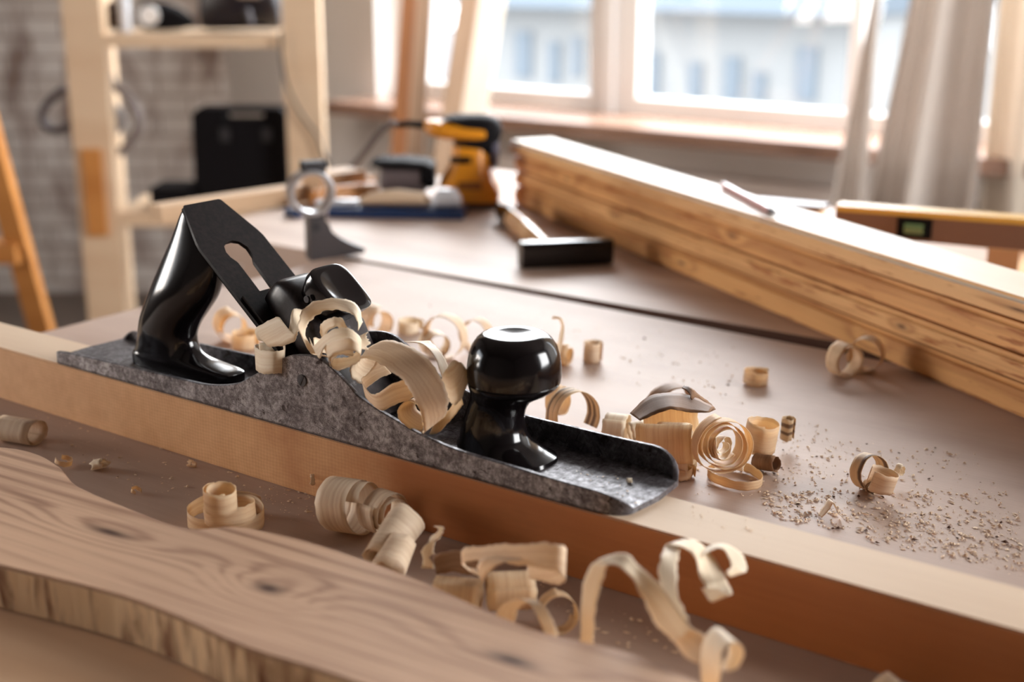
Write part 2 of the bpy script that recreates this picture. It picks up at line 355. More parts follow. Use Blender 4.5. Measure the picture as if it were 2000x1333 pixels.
winbars('window_1', [((WX0, y0, WZ0), (WX0+.05, y1, WZ1)), ((WX0+.0501, y0, WZ0), (PX(1184)-.0002, y1, zb1)), ((xm0, y0, zb1+.0002), (PX(1184)-.0002, y1, WZ1-.0602)),
                     ((PX(1184), y0-.02, WZ0), (xm1-.002, y1, WZ1)), ((WX0+.0501, y0, WZ1-.06), (PX(1184)-.0002, y1, WZ1))],
        [((WX0+.04, y0+.03, zb1), (xm0+.01, y0+.036, WZ1-.05))], 1)
winbars('window_2', [((xs0, y0, WZ0), (xs1, y1, WZ1)), ((xs1+.0002, y0, WZ0), (WX1-.0502, y1, zb2)), ((PX(1655), y0, zb2+.0002), (PX(1655)+.03, y1, WZ1-.0602)),
                     ((WX1-.05, y0, WZ0), (WX1, y1, WZ1)), ((xs1+.0002, y0, WZ1-.06), (WX1-.0502, y1, WZ1))],
        [((xs1-.01, y0+.03, zb2), (WX1-.04, y0+.036, WZ1-.05))], 2)
winbars('window_3', [((-2.22, -1.7, -.05), (-2.17, -.4, .0)), ((-2.22, -1.7, 1.05), (-2.17, -.4, 1.1)), ((-2.22, -1.7, .0), (-2.17, -1.65, 1.05)), ((-2.22, -.45, .0), (-2.17, -.4, 1.05))],
        [((-2.2, -1.66, -.01), (-2.194, -.44, 1.06))], 3)
winbars('window_4', [((2.53, .55, .1), (2.57, 1.95, .16)), ((2.53, .55, 1.34), (2.57, 1.95, 1.4)), ((2.53, .55, .16), (2.57, .61, 1.34)), ((2.53, 1.89, .16), (2.57, 1.95, 1.34))],
        [((2.545, .6, .15), (2.55, 1.9, 1.35))], 4)
# sill board
ZS = WZ0+.005
boxobj('trim_1', (WX0-.06, YW-.16, ZS-.035), (.98, y0, ZS), M['sill'], bevel=.006)['kind'] = 'structure'
# panel (boxed-in radiator) under the sill
bm = bmesh.new(); box(bm, (-1.62, YW-.06, ZF), (-.1, YW, ZS-.12)); finish('trim_2', bm, M['grey_panel'], bevel=.004)['kind'] = 'structure'
# curtains
def curtain(name, label, xs0, xs1, yc, mat, waves, amp, top=1.75, lean=0.):
    bm = bmesh.new(); n = 160; rows = 14; V = []
    for r in range(rows+1):
        z = ZF+.02+(top-ZF)*r/rows; h = r/rows; row = []
        for i in range(n+1):
            u = i/n; ph = u*waves*2*math.pi
            x = xs0+(xs1-xs0)*u + lean*(h-.5)*(1-u)
            y = yc+amp*(math.sin(ph+.8*math.sin(2.1*u*7))+.22*math.sin(2.7*ph+1))*(1.15-.4*h)
            row.append(bm.verts.new((x, y, z)))
        V.append(row)
    for a, b in zip(V[:-1], V[1:]):
        for i in range(n): bm.faces.new((a[i], a[i+1], b[i+1], b[i]))
    o = finish(name, bm, mat, smooth=True); md = o.modifiers.new('thickness', 'SOLIDIFY'); md.thickness = .0015
    return tag(o, label, 'curtain', None)
def cloth(name, c, tr):
    t = NT(name); v = t.coord('Object'); t.col(c); t.rough(.8); t.bump(t.noise(v, 900, 2), .2, .0005)
    a = t.n('ShaderNodeBsdfTranslucent'); a.inputs[0].default_value = (c[0], c[1], c[2], 1); m_ = t.n('ShaderNodeMixShader'); m_.inputs[0].default_value = tr
    t.t.links.new(t.b.outputs[0], m_.inputs[1]); t.t.links.new(a.outputs[0], m_.inputs[2]); t.t.links.new(m_.outputs[0], t.o.inputs[0]); return t.m
YC = 2.27
cx = lambda x: atY(x, 250, YC).x
CW = cloth('white_curtain_cloth', (.70, .635, .58), .30); CY = cloth('cream_curtain_cloth', (.70, .60, .49), .30)
curtain('curtain', 'narrow white curtain edge beside the right window pane', cx(1668)+.055, cx(1702), YC, CW, .8, .014, lean=.34)
curtain('curtain', 'wide white curtain with soft folds right of the bright window gap', cx(1762)+.036, cx(1936), YC-.01, CW, 1.7, .040, lean=.36)
curtain('curtain', 'cream yellowish curtain at the far right edge', atY(1926, 250, YC+.085).x, atY(1926, 250, YC+.085).x+.75, YC+.085, CY, 6.0, .02)
boxobj('trim_3', (-2.1, YC-.02, 1.76), (2.3, YC+.02, 1.79), M['white'], bevel=.002)['kind'] = 'structure'

# house across the street
root = empty('apartment_building', (0, 16, ZF-3), 'pale house with blue-grey roof and tall windows beyond the glass', 'building')
def pt(name, lo, hi, mat): return boxobj(name, lo, hi, mat, root, bevel=0)
BW = plain('render_facade', (.31, .308, .30), .9); BB = plain('blue_grey_roof', (.10, .125, .15), .7); BG = plain('facade_window', (.15, .18, .21), .3)
def bx(x): return atY(x, 100, 16).x
z_e = atY(1400, 20, 16).z-(ZF-3)
pt('wall', (bx(900), .0, 0), (bx(1700), 5, z_e), BW)
bm = bmesh.new(); 
a, b = bx(880), bx(1720)
loft(bm, [[(a, -.6, z_e), (a, 5.6, z_e), (a, 2.5, z_e+2.6)], [(b, -.6, z_e), (b, 5.6, z_e), (b, 2.5, z_e+2.6)]]); finish('roof', bm, BB, root)
for (xa, xb, ya, yb) in [(1010, 1040, 60, 150), (1075, 1095, 80, 160), (1120, 1140, 70, 150), (1262, 1290, 100, 190), (1350, 1375, 120, 190), (1420, 1450, 110, 195), (1475, 1500, 140, 195), (1560, 1600, 90, 195)]:
    pt('window', (bx(xa), -.06, atY(xa, yb, 16).z-(ZF-3)), (bx(xb), .02, atY(xa, ya, 16).z-(ZF-3)), BG)
boxobj('ground_outside', (-60, 3.2, ZF-3.2), (40, 60, ZF-3), plain('snowy_ground', (.14, .14, .145), .9), bevel=0)['kind'] = 'structure'

# ---------------------------------------------------------------- benches
BX0, YS = -.215, .530
def bench(name, label, lo, hi, th, mat, group=None):
    root = empty(name, (lo[0], lo[1], ZF), label, 'table', group)
    boxobj('tabletop', (0, 0, -ZF-th), (hi[0]-lo[0], hi[1]-lo[1], -ZF), mat, root, bevel=.0025)
    for sx in (0, 1):
        for sy in (0, 1):
            x = .05 if sx == 0 else hi[0]-lo[0]-.13; y = .05 if sy == 0 else hi[1]-lo[1]-.13
            boxobj('leg', (x, y, 0), (x+.08, y+.08, -ZF-th), mat, root, bevel=.003)
    return root
wb = bench('workbench', 'pinkish brown bench the hand plane and shavings lie on', (BX0, -.62), (1.55, YS), .035, M['bench'])
for v in [c for c in bpy.data.objects if c.parent == wb and c.name.startswith('tabletop')][0].data.vertices:
    if v.co.y > YS+.62-.01: v.co.y -= .009+.034*max(0, v.co.x)
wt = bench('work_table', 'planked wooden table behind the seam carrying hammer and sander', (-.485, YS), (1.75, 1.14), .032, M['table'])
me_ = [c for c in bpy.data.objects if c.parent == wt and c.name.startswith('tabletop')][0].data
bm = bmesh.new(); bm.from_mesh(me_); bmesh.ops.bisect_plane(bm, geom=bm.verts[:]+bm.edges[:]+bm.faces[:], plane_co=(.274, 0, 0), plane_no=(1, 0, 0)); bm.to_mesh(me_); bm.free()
me_.materials.append(plain('seam_shade_edge', (.10, .038, .02), .6))  # shade of the seam painted into the edge colour beside the bench
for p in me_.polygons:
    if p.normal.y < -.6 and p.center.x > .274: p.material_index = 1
# low rail on the left end of the rear table
a = at(316, 436, 0.001); b = at(735, 372, 0.001); b = a+(b-a)*1.0
d = (b-a).normalized()
mw = frame((a.x, a.y, 0), d)
tag(boxobj('wooden_batten', (0, 0, .0005), ((b-a).length, .028, .022), M['sawn'], mw=mw, bevel=.0015), 'long grey-brown batten lying along the left end of the rear table', 'wood')

# ---------------------------------------------------------------- beam under the plane
ZB = .042039; BWD = .04433
bm = bmesh.new(); box(bm, (0, 0, 0), (2.3, BWD, ZB))
bmesh.ops.bevel(bm, geom=bm.edges[:], offset=.0008, segments=2, affect='EDGES')
bm.normal_update()
for f in bm.faces:
    if f.normal.z > .6: f.material_index = 1
o = finish('timber_beam', bm, [M['beam'], M['planed']], smooth=False, mw=Matrix.Translation((-.72, 0, 0)))
# the beam passes over the left end of the bench
tag(o, 'long square beam of warm wood lying under the hand plane', 'wood')

# ---------------------------------------------------------------- hand plane
PW = .07034
plane = empty('hand_plane', (0, 0, ZB), 'old black and grey steel hand plane standing on the beam', 'tool')
def pl(x, y, z): return (x, y, z)
near = [(0.0, .0095), (.010, .0104), (.0271, .0110), (.0659, .0122), (.1072, .0131), (.1389, .0136), (.1561, .0143), (.171, .0165), (.1883, .0212), (.2011, .0281), (.212, .0345), (.2235, .0410),
        (.2353, .0478), (.2457, .0503), (.2557, .0514), (.2655, .0499), (.2751, .0451), (.2849, .0391), (.2933, .0330), (.3091, .0274), (.321, .0241), (.3351, .0203),
        (.349, .0176), (.3683, .0152), (.3947, .0143), (.4338, .0131), (.4588, .0128)]
far = [(x, z+max(0, (x-.30))/.16*.0045 if x > .30 else z) for x, z in near]
WT = .0032
def wallpiece(bm, prof, ya, yb, ny):
    """curtain wall following the side, turning inwards around the toe and heel corners"""
    n = len(prof); st = []
    pts = crom([(p[0], p[1]) for p in prof], 4)
    for p in pts: st.append((p[0], 0., p[1], 1.0))
    # toe: wall sinks to the sole while curving round the corner
    x0, z0 = pts[-1]
    for k in range(1, 9):
        a = k/8; st.append((x0+.0215*math.sin(a*math.pi/2), .012*(1-math.cos(a*math.pi/2)), z0*(1-a**1.6)+.0028*a, 1))
    s2 = []
    for k in range(5, 0, -1):
        a = k/5; s2.append((pts[0][0]-.0085*math.sin(a*math.pi/2), .0075*(1-math.cos(a*math.pi/2)), pts[0][1]*(1-a*a)+.0028*a*a, 1))
    st = s2+st; rings = []
    for i, (x, yo, z, w) in enumerate(st):
        a = st[max(0, i-1)]; b = st[min(len(st)-1, i+1)]; tx, ty = b[0]-a[0], b[1]-a[1]; l = math.hypot(tx, ty); nx, nyy = -ty/l, tx/l
        z = max(z, .0012)
        o = (x, yo); q = (x+nx*WT, yo+nyy*WT)
        prof4 = [(o[0], o[1], 0), (o[0], o[1], z-.0006), (o[0]+nx*.0006, o[1]+nyy*.0006, z), (q[0]-nx*.0006, q[1]-nyy*.0006, z), (q[0], q[1], z-.0006), (q[0], q[1], 0)]
        rings.append([(p[0], ya+ny*p[1], p[2]) for p in prof4])
    loft(bm, rings); return st
bm = bmesh.new()
s1 = wallpiece(bm, near, 0, 0, 1); s2 = wallpiece(bm, far, PW, 0, -1)
# sole plate with the rounded corners
out = [(p[0], p[1]+.0002) for p in s1]
toe = [(p[0], PW-p[1]-.0002) for p in reversed(s2)]
out = out + [(.4815, .024), (.4825, .035), (.4815, .046)] + toe + [(-.0095, .05), (-.0105, .035), (-.0095, .02)]
prism(bm, out, 0, .0035, Matrix.Identity(4))
for f in bm.faces: pass
bm.normal_update()
body = finish('sole', bm, [M['steel'], M['steelin']], plane, 'auto')
for p in body.data.polygons:
    c, nn = p.center, p.normal
    if (.0015 < c.y < PW-.0015) or nn.z > .6: p.material_index = 1
    if c.y > PW-.0006: p.material_index = 0
# frog
bm = bmesh.new()
prism(bm, [(.196, .0036), (.262, .0036), (.255, .012), (.206, .053), (.198, .050), (.196, .03)], .016, .054,
      Matrix(((1, 0, 0, 0), (0, 0, 1, 0), (0, 1, 0, 0), (0, 0, 0, 1))))
finish('frog', bm, M['cap'], plane, 'auto', bevel=.002)
# iron: local s (up the bed), y, n
AL = math.radians(40.1)
Of = Vector((.1500, 0, .1060)); es = Vector((-math.cos(AL), 0, math.sin(AL))); en = Vector((math.sin(AL), 0, math.cos(AL)))
PM = Matrix(((es.x, 0, en.x, Of.x), (0, 1, 0, PW/2), (es.z, 0, en.z, Of.z), (0, 0, 0, 1)))  # (s,y,n) -> plane
def iron_sy(x, y):
    d = ray(x, y); n = np.array(en); o = np.array([Of.x, PW/2, Of.z+ZB]); t_ = ((o-CP)@n)/(d@n); P = CP+d*t_-o
    return float(P@np.array(es)), float(P[1])
bm = bmesh.new()
outl = [(.0325, -.0165), (.0335, -.015), (.0335, .015), (.0325, .0165), (.003, .0265), (-.003, .0278), (-.165, .0278), (-.165, -.0278), (-.003, -.0278), (.003, -.0265)]
hole = [iron_sy(*p) for p in [(454, 469), (443, 472), (437, 481), (441, 493), (450, 503), (464, 513), (472, 523), (500, 560), (560, 640)]]
hole += [(hole[-1][0], hole[-1][1]+.0105)] + [iron_sy(*p) for p in [(530, 556), (497, 512), (496, 500), (484, 482), (468, 472)]]
def holed_plate(bm, outer, inner, n0, n1, Mx):
    lay = []
    for nn in (n0, n1):
        vo = [bm.verts.new(Vector((x, y, nn))) for x, y in outer]; vi = [bm.verts.new(Vector((x, y, nn))) for x, y in inner]
        eo = [bm.edges.new((vo[i], vo[(i+1) % len(vo)])) for i in range(len(vo))]; ei = [bm.edges.new((vi[i], vi[(i+1) % len(vi)])) for i in range(len(vi))]
        bmesh.ops.triangle_fill(bm, edges=eo+ei, use_beauty=True); lay.append((vo, vi))
    for k in (0, 1):
        a, b = lay[0][k], lay[1][k]
        for i in range(len(a)): bm.faces.new((a[i], a[(i+1) % len(a)], b[(i+1) % len(b)], b[i]))
    for v in [v for l in lay for k in l for v in k]: v.co = Mx @ v.co
holed_plate(bm, outl, hole, -.0028, 0, PM)
finish('cutting_iron', bm, M['iron'], plane, 'auto', bevel=.0003, seg=1)
# cap iron
s0 = (iron_sy(475, 584)[0]+iron_sy(562, 558)[0])/2
bm = bmesh.new(); prism(bm, [(s0, -.0265), (s0, .0265), (-.166, .0265), (-.166, -.0265)], .0002, .0032, PM)
finish('cap_iron', bm, M['iron'], plane, 'auto', bevel=.0006)
# lever cap body, lofted along s
def sec(s, hw, n0, n1, p=5): return [PM @ Vector((s, y, n)) for (y, n) in [(v.x, v.y) for v in ring(((0), (n0+n1)/2, 0), hw, (n1-n0)/2, 28, p=p)]]
bm = bmesh.new()
loft(bm, [sec(-.052, .006, .006, .012), sec(-.053, .012, .0045, .0175), sec(-.056, .0165, .0035, .0245), sec(-.062, .0185, .0033, .0300), sec(-.072, .0195, .0033, .0330), sec(-.085, .0205, .0033, .0335),
          sec(-.104, .0235, .0033, .0315), sec(-.120, .0255, .0033, .022), sec(-.140, .0265, .0033, .0135), sec(-.163, .0265, .0033, .0075)])
finish('lever_cap', bm, M['cap'], plane, 'auto')
# cam lever with dished thumb pad and pin
bm = bmesh.new()
def lv(s, y, n): return PM @ Vector((s, y, n))
rings = []
for (n, a0, a1, hw) in [(.022, -.074, -.098, .012), (.0315, -.0715, -.102, .0150), (.0445, -.0690, -.1065, .0172), (.0490, -.0695, -.1075, .0168), (.0500, -.0715, -.1055, .0152)]:
    c = (a0+a1)/2; h = (a0-a1)/2
    rings.append([lv(c+v.x, v.y, n) for v in ring((0, 0, 0), h, hw, 36, p=4.2)])
rings.append([lv(-.0885+v.x, v.y, .0500) for v in ring((0, 0, 0), .0145, .0122, 36, p=2.4)])
rings.append([lv(-.0885+v.x, v.y, .0488) for v in ring((0, 0, 0), .0120, .0098, 36)])
loft(bm, rings); lever = finish('cam_lever', bm, M['black'], plane, 'auto')
pc = lv(-.083, -.0178, .0375); bm = bmesh.new()
tube(bm, [pc, pc+Vector((0, -.0016, 0))], .0022, 16); finish('pin', bm, M['castgrey'], lever, 'auto')['label'] = 'small round steel pin end'
# tote (rear handle)
bm = bmesh.new(); rings = []
T = [(.0036, .0470, .1500, .0115, 5), (.0095, .0470, .1500, .0118, 5), (.0118, .0473, .1480, .0118, 4.5), (.0135, .0478, .1330, .0118, 3.6), (.0160, .0488, .1165, .0118, 3), (.021, .0508, .1085, .0122, 2.6),
     (.030, .0538, .1055, .0138, 2.4), (.040, .0575, .1105, .0150, 2.3), (.052, .0640, .1215, .0158, 2.2), (.063, .0708, .1308, .0158, 2.2), (.076, .0790, .1368, .0140, 2.3), (.088, .0868, .1385, .0114, 2.5),
     (.098, .0935, .1370, .0094, 2.7), (.108, .0995, .1335, .0080, 2.8), (.115, .1035, .1290, .0072, 2.8), (.1205, .1070, .1255, .0060, 2.8), (.1235, .1100, .1230, .0040, 2.6)]
tp_ = crom([t_[:4]+(t_[4],) for t_ in T], 3)
for z, x0, x1, hw, p in tp_: rings.append([(v.x, v.y, z) for v in ring(((x0+x1)/2, PW/2, 0), (x1-x0)/2, hw, 40, p=p)])
loft(bm, rings); finish('rear_handle', bm, M['black'], plane, 'auto')
# knob (front handle)
bm = bmesh.new(); rings = []
K = [(.0036, 992, 101, .72), (.0056, 991, 100, .72), (.0070, 984, 91, .76), (.0092, 974, 81, .82), (.0125, 968, 72, .9), (.0165, 965, 66, .95), (.0226, 966, 60, 1), (.028, 968, 57.5, 1), (.0325, 972, 57, 1), (.037, 978, 59, 1), (.0410, 988, 66, 1), (.0445, 998, 77, 1), (.0480, 1004, 85, 1),
     (.0502, 1005, 88.5, 1), (.0508, 1005, 87.2, 1), (.0513, 1005.5, 89, 1), (.055, 1006, 90, 1), (.061, 1006, 89, 1), (.067, 1006, 86, 1), (.0722, 1006, 80, 1), (.0762, 1006, 71, 1), (.0786, 1006, 61, 1), (.0793, 1006, 53, 1), (.0787, 1006, 41, 1), (.0778, 1006, 22, 1), (.0775, 1006, 6, 1)]
for z, c, hw, ry in K:
    r = hw/3250.; x = .3838+(c-1006)/2741.
    rings.append([(v.x, v.y, z) for v in ring((x, PW/2, 0), r, r*ry, 48, p=2.0 if z > .012 else 2.5)])
loft(bm, rings); finish('front_knob', bm, M['black'], plane, 'auto')
# slotted screw in the side
sp = atY(590, 743, 0); bm = bmesh.new()
tube(bm, [(sp.x, .0005, sp.z-ZB), (sp.x, -.0006, sp.z-ZB)], .0038, 24)
scr = finish('side_screw', bm, M['castgrey'], plane, 'auto')
bm = bmesh.new(); box(bm, (-.0036, -.00085, -.0006), (.0036, -.0005, .0006), Matrix.Translation((sp.x, 0, sp.z-ZB)) @ Matrix.Rotation(math.radians(-62), 4, 'Y'))
finish('screw_slot', bm, M['rubber'], scr)

# ---------------------------------------------------------------- shavings
CNT = [0]
def ribbon_mesh(name, A, B, mat, label, jag=.0004, seed=0, cat='wood shaving', group=None, th=.0003, nv=5, settle=False, shift=None):
    """A, B: the two edge lines (lists of Vectors)"""
    rnd = random.Random(seed+CNT[0]*13); CNT[0] += 1
    bm = bmesh.new(); uvl = bm.loops.layers.uv.new('UVMap'); V = []; U = []; u = rnd.random()*10; prev = None; ja = jb = 0
    for i, (a, b) in enumerate(zip(A, B)):
        a, b = Vector(a), Vector(b); m_ = (a+b)/2
        if prev is not None: u += (m_-prev).length
        prev = m_; w = (b-a).length; d = (b-a)/max(w, 1e-6)
        ja = ja*.5+rnd.uniform(-1, 1)*jag; jb = jb*.5+rnd.uniform(-1, 1)*jag
        a = a+d*ja; b = b+d*jb; V.append([bm.verts.new(a.lerp(b, k/nv)) for k in range(nv+1)]); U.append((u, w))
    o_ = rnd.random()
    for i in range(len(V)-1):
        for k in range(nv):
            f = bm.faces.new((V[i][k], V[i+1][k], V[i+1][k+1], V[i][k+1]))
            for l, (ii, kk) in zip(f.loops, ((i, k), (i+1, k), (i+1, k+1), (i, k+1))): l[uvl].uv = (U[ii][0], o_+U[ii][1]*kk/nv)
    if settle:
        mz = min(v.co.z for v in bm.verts)
        for v in bm.verts: v.co.z += settle-mz
    if shift:
        for v in bm.verts: v.co += Vector(shift)
    o = finish(name, bm, mat, None, True, normals=False)
    md = o.modifiers.new('thickness', 'SOLIDIFY'); md.thickness = th; md.offset = 0
    return tag(o, label, cat, group)
def curl(label, c, axis, r0, r1, turns, width, mat='shav', start=0., pitch=0., tilt=0., flat=1., seed=0, floor=.0002, jag=.0005, steps=30, wob=.04, **kw):
    """spiral roll about an axis; flat squashes it vertically"""
    ax = Vector(axis).normalized(); up = Vector((0, 0, 1)) if abs(ax.z) < .8 else Vector(_r)
    e1 = (up-ax*up.dot(ax)).normalized(); e2 = ax.cross(e1); n = max(8, int(abs(turns)*steps)); A, B = [], []
    rnd = random.Random(seed+3); ph = rnd.random()*6
    for i in range(n+1):
        t_ = i/n; th = math.radians(start)+2*math.pi*turns*t_; r = r0+(r1-r0)*t_; r *= 1+wob*math.sin(2.3*th+ph)
        rad = (e1*math.cos(th)*flat+e2*math.sin(th))
        w = width*(1-.0*t_); base = Vector(c)+ax*(pitch*(t_-.5))
        A.append(base+rad*r-ax*w/2); B.append(base+rad*(r+tilt)+ax*w/2)
    if abs(ax.z) < .8 or True:
        return ribbon_mesh('wood_shaving', A, B, M[mat], label, seed=seed, jag=jag, settle=floor if floor is not None else False, **kw)
def strip(label, st, mat='shav', k=8, **kw):
    """st: (xa, ya, Ya, xb, yb, Yb) - picture positions of both edges and their world Y"""
    fy = lambda y: y if y > -.06 else -.06+(y+.06)*.45
    P = [tuple(atY(s[0], s[1], fy(s[2])))+tuple(atY(s[3], s[4], fy(s[5]))) for s in st]
    Q = crom(P, k); return ribbon_mesh('wood_shaving', [q[:3] for q in Q], [q[3:] for q in Q], M[mat], label, **kw)
R_, U_, F_ = Vector(_r), Vector(_u), Vector(_f)
def towards(a, e=0.):   # horizontal direction turned a degrees from "towards the camera" (positive = to the right), raised e
    d = Vector((-F_.x, -F_.y, 0)).normalized(); rr = Vector((R_.x, R_.y, 0)).normalized(); a = math.radians(a); e = math.radians(e)
    return (d*math.cos(a)+rr*math.sin(a))*math.cos(e)+Vector((0, 0, 1))*math.sin(e)
def px(P): return depth(P)/FPX   # metres per picture pixel at P
def curl_px(label, x, y, rpx, wpx, axis, turns, z=None, **kw):
    """roll whose centre is seen at (x, y); z = its height above the bench (default: resting)"""
    P = at(x, y, z if z is not None else 0.01)
    for _ in range(4): P = at(x, y, z if z is not None else rpx*px(P)*kw.get('flat', 1.) if abs(Vector(axis).normalized().z) < .6 else wpx*px(P)/2)
    if z is not None and 'floor' not in kw: kw['floor'] = None
    s = px(P); r1 = kw.pop('r1', .6); kw['pitch'] = kw.get('pitch', 0)*s; kw['tilt'] = kw.get('tilt', 0)*s
    return curl(label, P, axis, rpx*s, rpx*s*r1, turns, wpx*s, **kw)
Z3 = Vector((0, 0, 1))
# --- on the plane: cluster on the lever cap
strip('small pale shaving ring hanging left of the lever cap', [(505, 672, .012, 508, 725, .010), (497, 676, .006, 500, 722, .004), (510, 684, -.002, 512, 730, -.003), (535, 686, -.004, 535, 731, -.004), (556, 682, .002, 554, 727, .002), (552, 671, .010, 550, 716, .010), (528, 668, .015, 528, 712, .014), (505, 671, .014, 508, 716, .013)], 'shavp')
strip('twisted pale shaving strip left of the lever cap', [(502, 664, .000, 528, 672, .002), (500, 641, -.002, 522, 676, -.004), (520, 629, -.005, 543, 677, -.008), (545, 620, -.006, 575, 668, -.010), (562, 650, -.008, 582, 648, -.008), (570, 606, .000, 590, 640, -.002), (590, 605, .010, 598, 628, .008), (612, 603, .02, 606, 622, .018)], 'shavp')
strip('large pale shaving arch in front of the lever cap', [(660, 705, .010, 634, 694, -.004), (625, 690, .000, 608, 690, -.010), (598, 660, -.006, 585, 650, -.014), (600, 635, -.006, 584, 625, -.012), (625, 612, -.004, 600, 596, -.006), (655, 606, -.002, 638, 584, .000), (685, 612, -.004, 675, 584, .004), (698, 628, -.006, 700, 600, .004), (700, 645, -.006, 708, 630, .004)], 'shavp', jag=.0006)
strip('second pale shaving band curled under the large arch', [(604, 660, -.014, 618, 690, -.018), (612, 676, -.016, 625, 700, -.020), (640, 650, -.02, 640, 672, -.022), (675, 640, -.018, 672, 664, -.022), (700, 655, -.014, 700, 676, -.018), (706, 675, -.006, 705, 692, -.010), (690, 690, .006, 692, 700, .002), (660, 676, .010, 664, 690, .006), (632, 664, .006, 636, 690, .000), (612, 660, -.008, 614, 688, -.012)], 'shavp')
strip('tight pale shaving coil at the bottom of the lever cap cluster', [(637, 680, -.010, 645, 716, -.014), (632, 674, -.018, 643, 700, -.022), (650, 664, -.026, 655, 690, -.028), (680, 660, -.028, 682, 686, -.028), (700, 668, -.024, 702, 690, -.024), (704, 684, -.016, 702, 706, -.018), (690, 694, -.010, 685, 716, -.014), (665, 700, -.008, 663, 724, -.012), (644, 696, -.012, 648, 716, -.014), (640, 682, -.018, 650, 704, -.022), (660, 676, -.024, 662, 694, -.026), (690, 678, -.022, 690, 696, -.022)], 'shavp')
strip('small pale curl in the middle of the lever cap cluster', [(625, 650, -.006, 632, 668, -.008), (628, 632, -.008, 638, 650, -.010), (648, 620, -.010, 652, 640, -.012), (668, 622, -.008, 664, 642, -.010), (678, 640, -.006, 668, 652, -.008)], 'shavp')
strip('torn pale chip at the right of the lever cap cluster', [(706, 655, -.006, 716, 650, -.004), (703, 668, -.010, 720, 668, -.006), (706, 682, -.012, 716, 684, -.008)], 'shavp', jag=.0012)
# --- big ribbon between lever cap and knob
strip('broad arched shaving between the lever cap and the knob', [(716, 755, .030, 745, 703, .036), (690, 742, .020, 715, 690, .030), (683, 722, .012, 720, 680, .022), (700, 702, .004, 750, 666, .018), (730, 706, -.002, 790, 672, .012), (765, 726, -.008, 835, 700, .004), (795, 755, -.012, 862, 738, -.002), (815, 790, -.014, 876, 775, -.004), (825, 820, -.012, 874, 800, -.002), (828, 846, -.004, 868, 815, .006), (818, 838, .010, 858, 810, .020)], 'shav', nv=8, jag=.0006)
strip('shaving band crossing beneath the broad arched shaving', [(765, 730, .020, 738, 700, .022), (738, 742, .012, 722, 726, .012), (712, 768, .004, 706, 742, .004), (740, 800, .000, 728, 770, .000), (775, 790, .004, 765, 752, .004), (805, 778, .012, 800, 740, .012), (830, 760, .02, 830, 735, .022)], 'shav', nv=6)
strip('rolled shaving tube end under the broad arched shaving', [(828, 845, .006, 860, 822, .02), (800, 838, .000, 838, 815, .018), (779, 818, -.002, 815, 800, .016), (778, 798, .002, 812, 782, .02), (795, 784, .006, 825, 772, .024), (815, 792, .004, 840, 782, .024), (824, 812, .000, 850, 800, .02), (826, 832, -.002, 852, 818, .016)], 'shavt', nv=6)
strip('wrinkled shaving fold behind the broad arched shaving', [(790, 668, .022, 838, 666, .034), (825, 672, .016, 862, 690, .03), (850, 700, .012, 878, 725, .028), (866, 745, .008, 880, 748, .024)], 'shavp', nv=8, jag=.0008)
strip('upright shaving leaf leaning against the black knob', [(868, 770, .008, 862, 742, .010), (884, 790, .004, 868, 728, .006), (898, 785, .004, 884, 706, .008), (908, 762, .010, 900, 708, .012), (916, 742, .016, 910, 720, .018)], 'shavp', nv=8)
strip('thin shadowed shaving lying in front of the knob base', [(838, 850, .012, 850, 825, .018), (860, 842, .008, 866, 815, .014), (885, 815, .008, 884, 790, .014), (905, 790, .012, 900, 770, .018)], 'shavt', nv=5)

# --- in front of the beam
def cyl_pos(x, y): return at(x, y, 0)
curl_px('large rolled shaving leaning on the beam front, wide outer turns', 680, 988, 58, 70, towards(62, 4), 1.6, start=200, r1=.86, pitch=34, seed=2, mat='shav')
curl_px('tighter inner roll at the right end of the large rolled shaving', 752, 1000, 46, 50, towards(44, 4), 2.2, start=60, r1=.62, pitch=20, seed=5, mat='shav', z=.020)
pa, pb = atY(796, 1012, -.042), atY(738, 1096, -.072); s_ = px(pa)
curl('tapering rolled shaving cone pointing at the front board', (pa+pb)/2, pb-pa, 40*s_, 30*s_, 2.2, (pb-pa).length, mat='shav', start=80, tilt=-6*s_, seed=71, floor=None)
pa, pb = atY(786, 1058, -.060), atY(752, 1125, -.082)
curl('pointed shaving cone leaf beside the tapering roll', (pa+pb)/2, pb-pa, 28*s_, 24*s_, 1.3, (pb-pa).length, mat='shav', start=100, tilt=8*s_, seed=72, floor=None, jag=.001)
curl_px('tiny white curl left of the large rolled shaving', 610, 938, 12, 7, towards(100), 1.1, seed=8, mat='shavp', z=.012)
curl_px('outer ring of the coiled shaving on the bench behind the front board', 443, 1010, 75, 36, (0.03, 0, 1), 1.25, start=40, r1=.93, seed=11, mat='shavt', wob=.03)
curl_px('middle ring of the coiled shaving behind the front board', 450, 998, 49, 34, (-.1, .02, 1), 1.3, start=200, r1=.85, seed=12, z=.016, mat='shavt', floor=None)
curl_px('raised top loop of the coiled shaving behind the front board', 432, 975, 35, 44, (.04, -.05, 1), 1.5, start=120, r1=.75, seed=13, z=.031, mat='shavt', floor=None)
curl_px('short rolled shaving at the left edge on the bench', 38, 838, 31, 88, towards(68, 0), 1.6, start=20, r1=.8, seed=14, mat='shav', flat=.85)
curl_px('small orange curl beside the left tip of the front board', 126, 905, 17, 12, (.3, .1, 1), .8, start=200, r1=.8, seed=15, mat='shavt')
curl_px('crumpled white chip on the bench left of the coiled shaving', 196, 906, 13, 24, towards(80, 15), 1.6, r1=.4, seed=16, mat='shavp', jag=.0015, wob=.3)
curl_px('tiny chip just above the coiled shaving near the beam', 375, 905, 8, 12, towards(60), .9, seed=17, mat='shavt', jag=.001)
